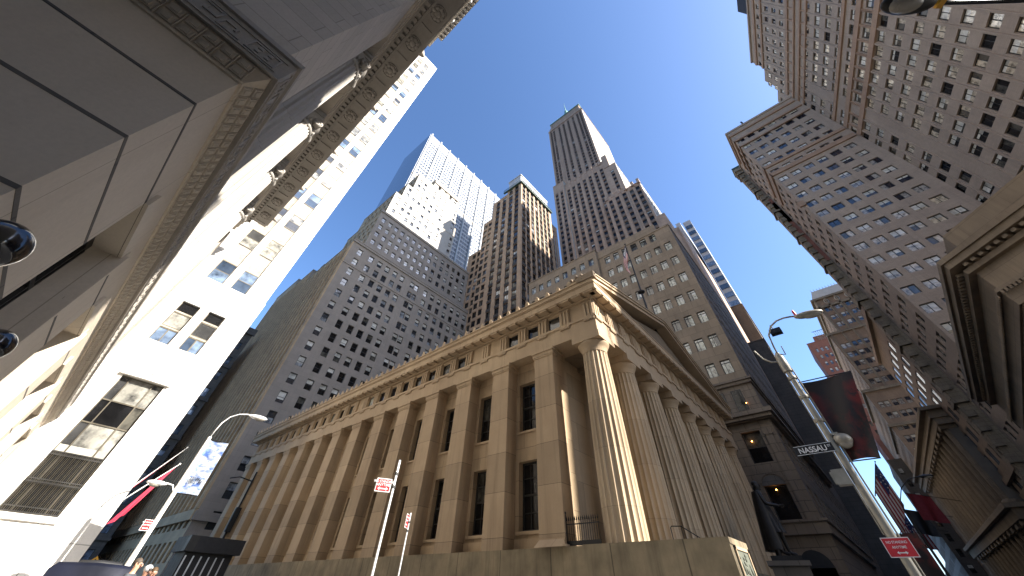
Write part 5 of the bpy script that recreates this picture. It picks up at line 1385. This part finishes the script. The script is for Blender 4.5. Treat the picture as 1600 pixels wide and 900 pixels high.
# two dark globe lamps on the left bank wall
for i, (p, lab) in enumerate((((-.985, 3.12, 2.87), 'dark glossy globe wall lamp at the left edge, the upper one'), ((-1.04, 5.45, 3.02), 'dark glossy globe wall lamp at the left edge, the lower one'))):
    s = thing('globe_wall_lamp', lab, 'wall lamp', p, 'globe lamps on the left wall')
    b = MB(('blackgloss',)); b.ball((0, 0, 0), .14, None, 28, 18); b.build('globe', s)
    b = MB(('iron',)); b.tube([(0, 0, -.12), (-.12, 0, -.3), (-.4, .0, -.3), (-1.82-p[0], 0, -.22)], .022, 8); b.lathe(0, 0, [(.05, -.22), (.07, -.12)], 12); b.build('bracket', s)
# ------------------------------------------------------------------ flags
def cloth_flag(name, label, base, tip, mat, w, h, group, sway=.15, slant=0, extra=None, narrow=1.0):
    s = thing(name, label, 'flag', base, group)
    d = Vector(tip)-Vector(base); b = MB(('whiteframe' if mat == 'flagred' else 'iron',)); b.tube([(0, 0, 0), d], [.045, .03], 8); b.ball(d, .07); b.build('pole', s)
    dn = d.normalized(); n = 12; rows = []
    for j in range(n+1):
        row = []
        for i in range(n+1):
            u_ = i/n; v_ = j/n; p = d-dn*(w*u_*(1-(1-narrow)*v_)+.1); q = Vector((p.x, p.y, p.z-h*v_)); side = Vector((dn.y, -dn.x, 0)).normalized()
            q += side*(sway*math.sin(u_*9+v_*2)*(.3+v_))+Vector((slant*v_, 0, 0)); row.append(q)
        rows.append(row)
    b = MB((mat,))
    if mat == 'stripes':
        b.mats = ['flagstripe', 'flagwhite_shaded', 'flagblue']
        for j in range(n):
            for i in range(n): b.face([rows[j][i], rows[j+1][i], rows[j+1][i+1], rows[j][i+1]], 'flagblue' if (j < 6 and i < 5) else ('flagstripe' if i % 2 else 'flagwhite_shaded'), True)
        for k in range(12):
            i, j = random.randrange(5), random.randrange(6); p = rows[j][i].lerp(rows[j+1][i+1], .5); b.ball(p, .07, 'flagwhite_shaded', 6, 4)
    else: b.grid(rows, mat)
    b.build('cloth', s); return s
cloth_flag('corporate_flag', 'nearer red flag with white letters hanging from a slanted pole beyond the pale wall', on(5.6, 38, 4.7), on(8.9, 40, 8.0), 'flagred', .9, 3.1, 'red flags', .12, -1.2, narrow=.8)
cloth_flag('corporate_flag', 'farther red flag mostly hidden behind the pale wall corner', on(5.6, 42, 5.6), on(8.6, 44, 9.8), 'flagred', .9, 3.0, 'red flags', .12, -1.7, narrow=.7)
for i, (az, d, z, mat, w, h, lab) in enumerate(((91.9, 58, 11.3, 'stripes', 3.6, 3.6, 'dark starred flag on a slanted pole against the sky strip'), (91.5, 76, 9.4, 'stripes', 2.8, 3.0, 'smaller striped flag farther down the street against the sky'), (91.2, 92, 8.6, 'navy', 2.4, 3.0, 'dark blue flag low on the left side of the sky strip'))):
    p = on(az-1.2, d, z-1.2); t = on(az+.6, d, z+1.6); cloth_flag('street_flag', lab, p, t, mat, w*.8, h, 'flags over the street', .2)
for az, d, z0, mat, lab in ((96.6, 100, 14.6, 'flagstripe', 'plain red flag on a pole from the colonnaded bank'), (95.2, 112, 14.2, 'black', 'black flag on a pole beside the red one'), (94.2, 125, 13.6, 'stripes', 'striped national flag on the farthest pole of the colonnaded bank')):
    b0 = on(az, d, z0); cloth_flag('bank_flag', lab, b0, b0+Vector((-3.0, 6.2, 1.2)), mat, 3.0, 3.4, 'flags on the colonnaded bank', .25)
# ------------------------------------------------------------------ street-level things at the lower left
def person(label, p, face, h, shirt, trous, hair, glasses=False, cap_=None, pose=None):
    s = thing('person', label, 'person', p, None, rot=face)
    J, nm, E_, k = figure(h, pose)
    body_from(J, nm, E_, k, 1.0, mat='skin', name='body', parent=s)
    up = [n for n in nm if n in ('pel', 'waist', 'chest', 'shl', 'ell', 'shr', 'elr', 'neckb')]
    J2 = dict(J); J2['neckb'] = (J['neckb'][0][:2]+(J['neckb'][0][2]-.02,), (.095, .08))
    body_from(J2, up, E_, k, 1.14, mat=shirt, name='shirt', parent=s)
    body_from(J, [n for n in nm if n in ('pel', 'hpl', 'knl', 'anl', 'hpr', 'knr', 'anr')], E_, k, 1.22, mat=trous, name='trousers', parent=s)
    hx, hy, hz = [c*k for c in J['head'][0]]
    b = MB((hair,)); b.ball((hx, hy+.03*k, hz+.045*k), .090*k, None, 18, 12, (.93, 1.05, .92)); b.build('hair', s)
    b = MB(('skin',)); b.ball((hx, hy-.103*k, hz-.012*k), .017*k, None, 8, 6, (.9, 1.2, 1.7)); b.build('nose', s)
    b = MB(('skin',)); [b.ball((hx+sg*.08*k, hy+.01*k, hz), .024*k, None, 8, 6, (.45, 1, 1.5)) for sg in (-1, 1)]; b.build('ears', s)
    b = MB(('signwhite', 'black')); [(b.ball((hx+sg*.031*k, hy-.086*k, hz+.018*k), .012*k, 'signwhite', 8, 6), b.ball((hx+sg*.031*k, hy-.096*k, hz+.018*k), .006*k, 'black', 6, 5)) for sg in (-1, 1)]; b.build('eyes', s)
    b = MB(('flagstripe',)); b.ball((hx, hy-.090*k, hz-.055*k), .022*k, None, 8, 5, (1.2, .4, .3)); b.build('mouth', s)
    if glasses:
        b = MB(('black',))
        for sg in (-1, 1): b.tube([(hx+sg*.033*k+.026*k*math.cos(a), hy-.108*k, hz+.018*k+.018*k*math.sin(a)) for a in [2*PI*i/12 for i in range(13)]], .0035*k, 5, cap=False); b.tube([(hx+sg*.06*k, hy-.106*k, hz+.022*k), (hx+sg*.088*k, hy, hz+.02*k)], .0035*k, 5)
        b.tube([(hx-.008*k, hy-.108*k, hz+.02*k), (hx+.008*k, hy-.108*k, hz+.02*k)], .0035*k, 5); b.build('glasses', s)
    if cap_: b = MB((cap_,)); b.ball((hx, hy+.01*k, hz+.05*k), .103*k, None, 18, 12, (1, 1.1, .8)); b.box(hx-.06*k, hy-.19*k, hz+.05*k, hx+.06*k, hy-.08*k, hz+.062*k); b.build('cap', s)
    b = MB(('skin',)); hand(b, [c*k for c in J['wrl'][0]], (0, -.3, -1), -1, 'skin', k, .4); hand(b, [c*k for c in J['wrr'][0]], (0, -.3, -1), 1, 'skin', k, .4); b.build('hands', s)
    b = MB(('black',)); [b.ball((J[t][0][0]*k, (J[t][0][1]+.07)*k, .04*k), .07*k, None, 10, 6, (.7, 1.9, .6)) for t in ('tol', 'tor')]; b.build('shoes', s)
    return s
person('man with short hair and glasses in a dark grey shirt, head turned right', on(10.7, 16.2, .30), R(55), 1.86, 'shirtgrey', 'trousers', 'hairdark', True)
person('person in a white cap and white shirt beside the man with glasses', on(11.7, 17.0, .30), R(30), 1.76, 'shirtwhite', 'trousers', 'hairblond', cap_='shirtwhite')
person('woman with light brown hair at the bottom edge, right of the white cap', on(12.3, 16.6, .30), R(10), 1.72, 'shirtgrey', 'trousers', 'hairblond')
for i, (az, d, sh, lab) in enumerate(((12.9, 26, 'black', 'leftmost of three distant people in dark coats'), (13.7, 27, 'navy', 'middle one of three distant people in dark coats'), (14.6, 26, 'black', 'rightmost of three distant people in dark coats'))):
    person(lab, on(az, d, .13 if az > 30 else 0), R(30*i), 1.8, sh, 'black', 'hairdark')
# black sedan and dark van
def vehicle(name, label, cat, p, rot, L_, Wd, H_, paint, van=False):
    s = thing(name, label, cat, p, None, rot=rot)
    if van: prof = [(-L_/2, .35), (-L_/2, H_*.96), (-L_/2+.1, H_), (L_/2-1.3, H_), (L_/2-.75, H_*.62), (L_/2-.05, H_*.5), (L_/2, .4)]
    else: prof = [(-L_/2, .35), (-L_/2+.02, .9), (-L_/2+.7, 1.02), (-L_/2+1.3, H_), (L_/2-2.0, H_), (L_/2-1.25, 1.0), (L_/2-.1, .8), (L_/2, .4)]
    b = MB((paint,)); rows = []
    for y, sc in ((-Wd/2, .92), (-Wd/2+.12, 1), (0, 1.02), (Wd/2-.12, 1), (Wd/2, .92)): rows.append([(x, y, .35+(z-.35)*sc if z > .36 else z) for x, z in prof])
    b.grid(rows); b.face(rows[0]); b.face(rows[-1][::-1]); b.build('body', s)
    b = MB(('g_dark',))
    zt = H_-.12; zb = H_*.62 if not van else H_*.55
    for sg in (-1, 1):
        y = sg*(Wd/2+.01)
        if van: b.face([(L_/2-1.9, y, zb), (L_/2-1.0, y, zb), (L_/2-1.35, y, zt), (L_/2-1.9, y, zt)])
        else: b.face([(-L_/2+1.0, y, .98), (L_/2-1.4, y, .98), (L_/2-2.05, y, H_*.9), (-L_/2+1.4, y, H_*.9)])
    b.build('side_windows', s)
    for sx in (-1, 1):
        for sy in (-1, 1):
            b = MB(('black',)); yy = sy*(Wd/2-.1)
            b.tube([(0, -.11, 0), (0, .11, 0)], .33, 18); o = b.build('wheel', s); o.location = (sx*L_*.31, yy, .33)
            b = MB(('alu',)); b.tube([(0, -.12, 0), (0, .12, 0)], .19, 12); b.build('rim', o)
    for sy in (-1, 1): b = MB(('signwhite',)); b.box(L_/2-.12, sy*Wd*.36-.15, .62, L_/2+.02, sy*Wd*.36+.15, .76); b.build('headlight', s)
    return s
vehicle('parked_van', 'dark navy delivery van parked along the pale wall at the bottom left', 'van', on(6.8, 22)+Vector((.3, 0, 0)), R(84), 5.6, 2.0, 2.05, 'navy', True)
vehicle('parked_van', 'glossy black van parked farther on behind the navy van', 'van', on(7.9, 36), R(84), 5.2, 2.0, 2.5, 'black', True)
vehicle('parked_car', 'silver grey car beyond the distant people', 'car', on(9.2, 44), R(84), 4.8, 1.85, 1.5, 'alu')
# newspaper-like security booth with canopy
s = thing('security_booth', 'dark security booth with black canopy beside the temple\'s far end', 'booth', on(15.4, 46))
b = MB(('black',)); b.box(-1.6, -1.4, 0, 1.9, 1.4, 3.6); b.build('cabin', s); b = MB(('black',)); b.box(-1.9, -2.0, 3.6, 2.2, 1.6, 4.5); b.build('canopy', s); b = MB(('darkframe',)); b.box(-1.92, -2.02, 3.6, -1.3, -1.3, 4.5); b.build('canopy_end', s)
b = MB(('alu',)); [b.box(-1.5+k*.55, -1.43, .3, -1.4+k*.55, -1.4, 3.4) for k in range(6)]; b.build('mullions', s)
# yellow pedestrian sign
s = thing('warning_sign', 'yellow diamond pedestrian warning sign in the side street', 'warning sign', on(7.45, 56))
b = MB(('alu',)); b.box(-.03, 0, 0, .03, .04, 3.3); b.build('post', s)
b = MB(('yellow',)); z = 2.95; b.face([(0, -.01, z-.46), (.46, -.01, z), (0, -.01, z+.46), (-.46, -.01, z)]); b.face([(0, .0, z-.46), (-.46, .0, z), (0, .0, z+.46), (.46, .0, z)]); b.build('plate', s)
b = MB(('black',)); b.ball((0, -.02, z+.2), .055, None, 8, 6, (1, .2, 1)); b.tube([(0, -.02, z+.14), (0, -.02, z-.02), (.09, -.02, z-.24)], .03, 6); b.tube([(0, -.02, z-.02), (-.1, -.02, z-.22)], .03, 6); b.tube([(-.12, -.02, z), (0, -.02, z+.1), (.12, -.02, z+.02)], .022, 6); b.build('symbol', s)
s = thing('traffic_signal', 'black traffic signal arm and mast in front of the stepped tower', 'traffic signal', on(16.5, 62))
b = MB(('iron',)); b.lathe(0, 0, [(.12, 0), (.1, 12)], 8); b.tube([(0, 0, 11), (-1.6, 0, 11.2), (-2.6, 0, 10.9)], .06, 6); b.build('mast', s); b = MB(('black',)); b.box(-.3, -.3, 6.2, .3, 0, 8.4); b.box(-1.2, -.2, 5.2, 1.0, 0, 5.6); b.build('signal_head', s)

# ------------------------------------------------------------------ light
SUN_AZ, SUN_EL = 158.0, 34.0        # clockwise from +Y
sd = bpy.data.lights.new('sun', 'SUN'); sd.energy = 5.0; sd.angle = R(.55); sd.color = (1, .945, .86)
so = bpy.data.objects.new('sun', sd); COL.objects.link(so)
v = Vector((math.sin(R(SUN_AZ))*math.cos(R(SUN_EL)), math.cos(R(SUN_AZ))*math.cos(R(SUN_EL)), math.sin(R(SUN_EL))))
so.rotation_euler = v.to_track_quat('Z', 'Y').to_euler()
w = bpy.data.worlds.new('World'); S.world = w; w.use_nodes = True; nt = w.node_tree
for n in list(nt.nodes): nt.nodes.remove(n)
out = nt.nodes.new('ShaderNodeOutputWorld'); bg = nt.nodes.new('ShaderNodeBackground'); sk = nt.nodes.new('ShaderNodeTexSky')
sk.sky_type = 'NISHITA'; sk.sun_disc = False; sk.sun_elevation = R(SUN_EL); sk.sun_rotation = R(SUN_AZ); sk.altitude = 0; sk.air_density = 1.0; sk.dust_density = 1.2; sk.ozone_density = 7.0
bg.inputs[1].default_value = .093
nt.links.new(sk.outputs[0], bg.inputs[0]); nt.links.new(bg.outputs[0], out.inputs[0])
S.view_settings.view_transform = 'Standard'; S.view_settings.look = 'None'; S.view_settings.gamma = 1; S.view_settings.use_curve_mapping = False
S.view_settings.exposure = 1.8
S.cycles.max_bounces = 8; S.cycles.diffuse_bounces = 5; S.cycles.glossy_bounces = 4; S.cycles.use_denoising = True
S.cycles.sample_clamp_indirect = 6
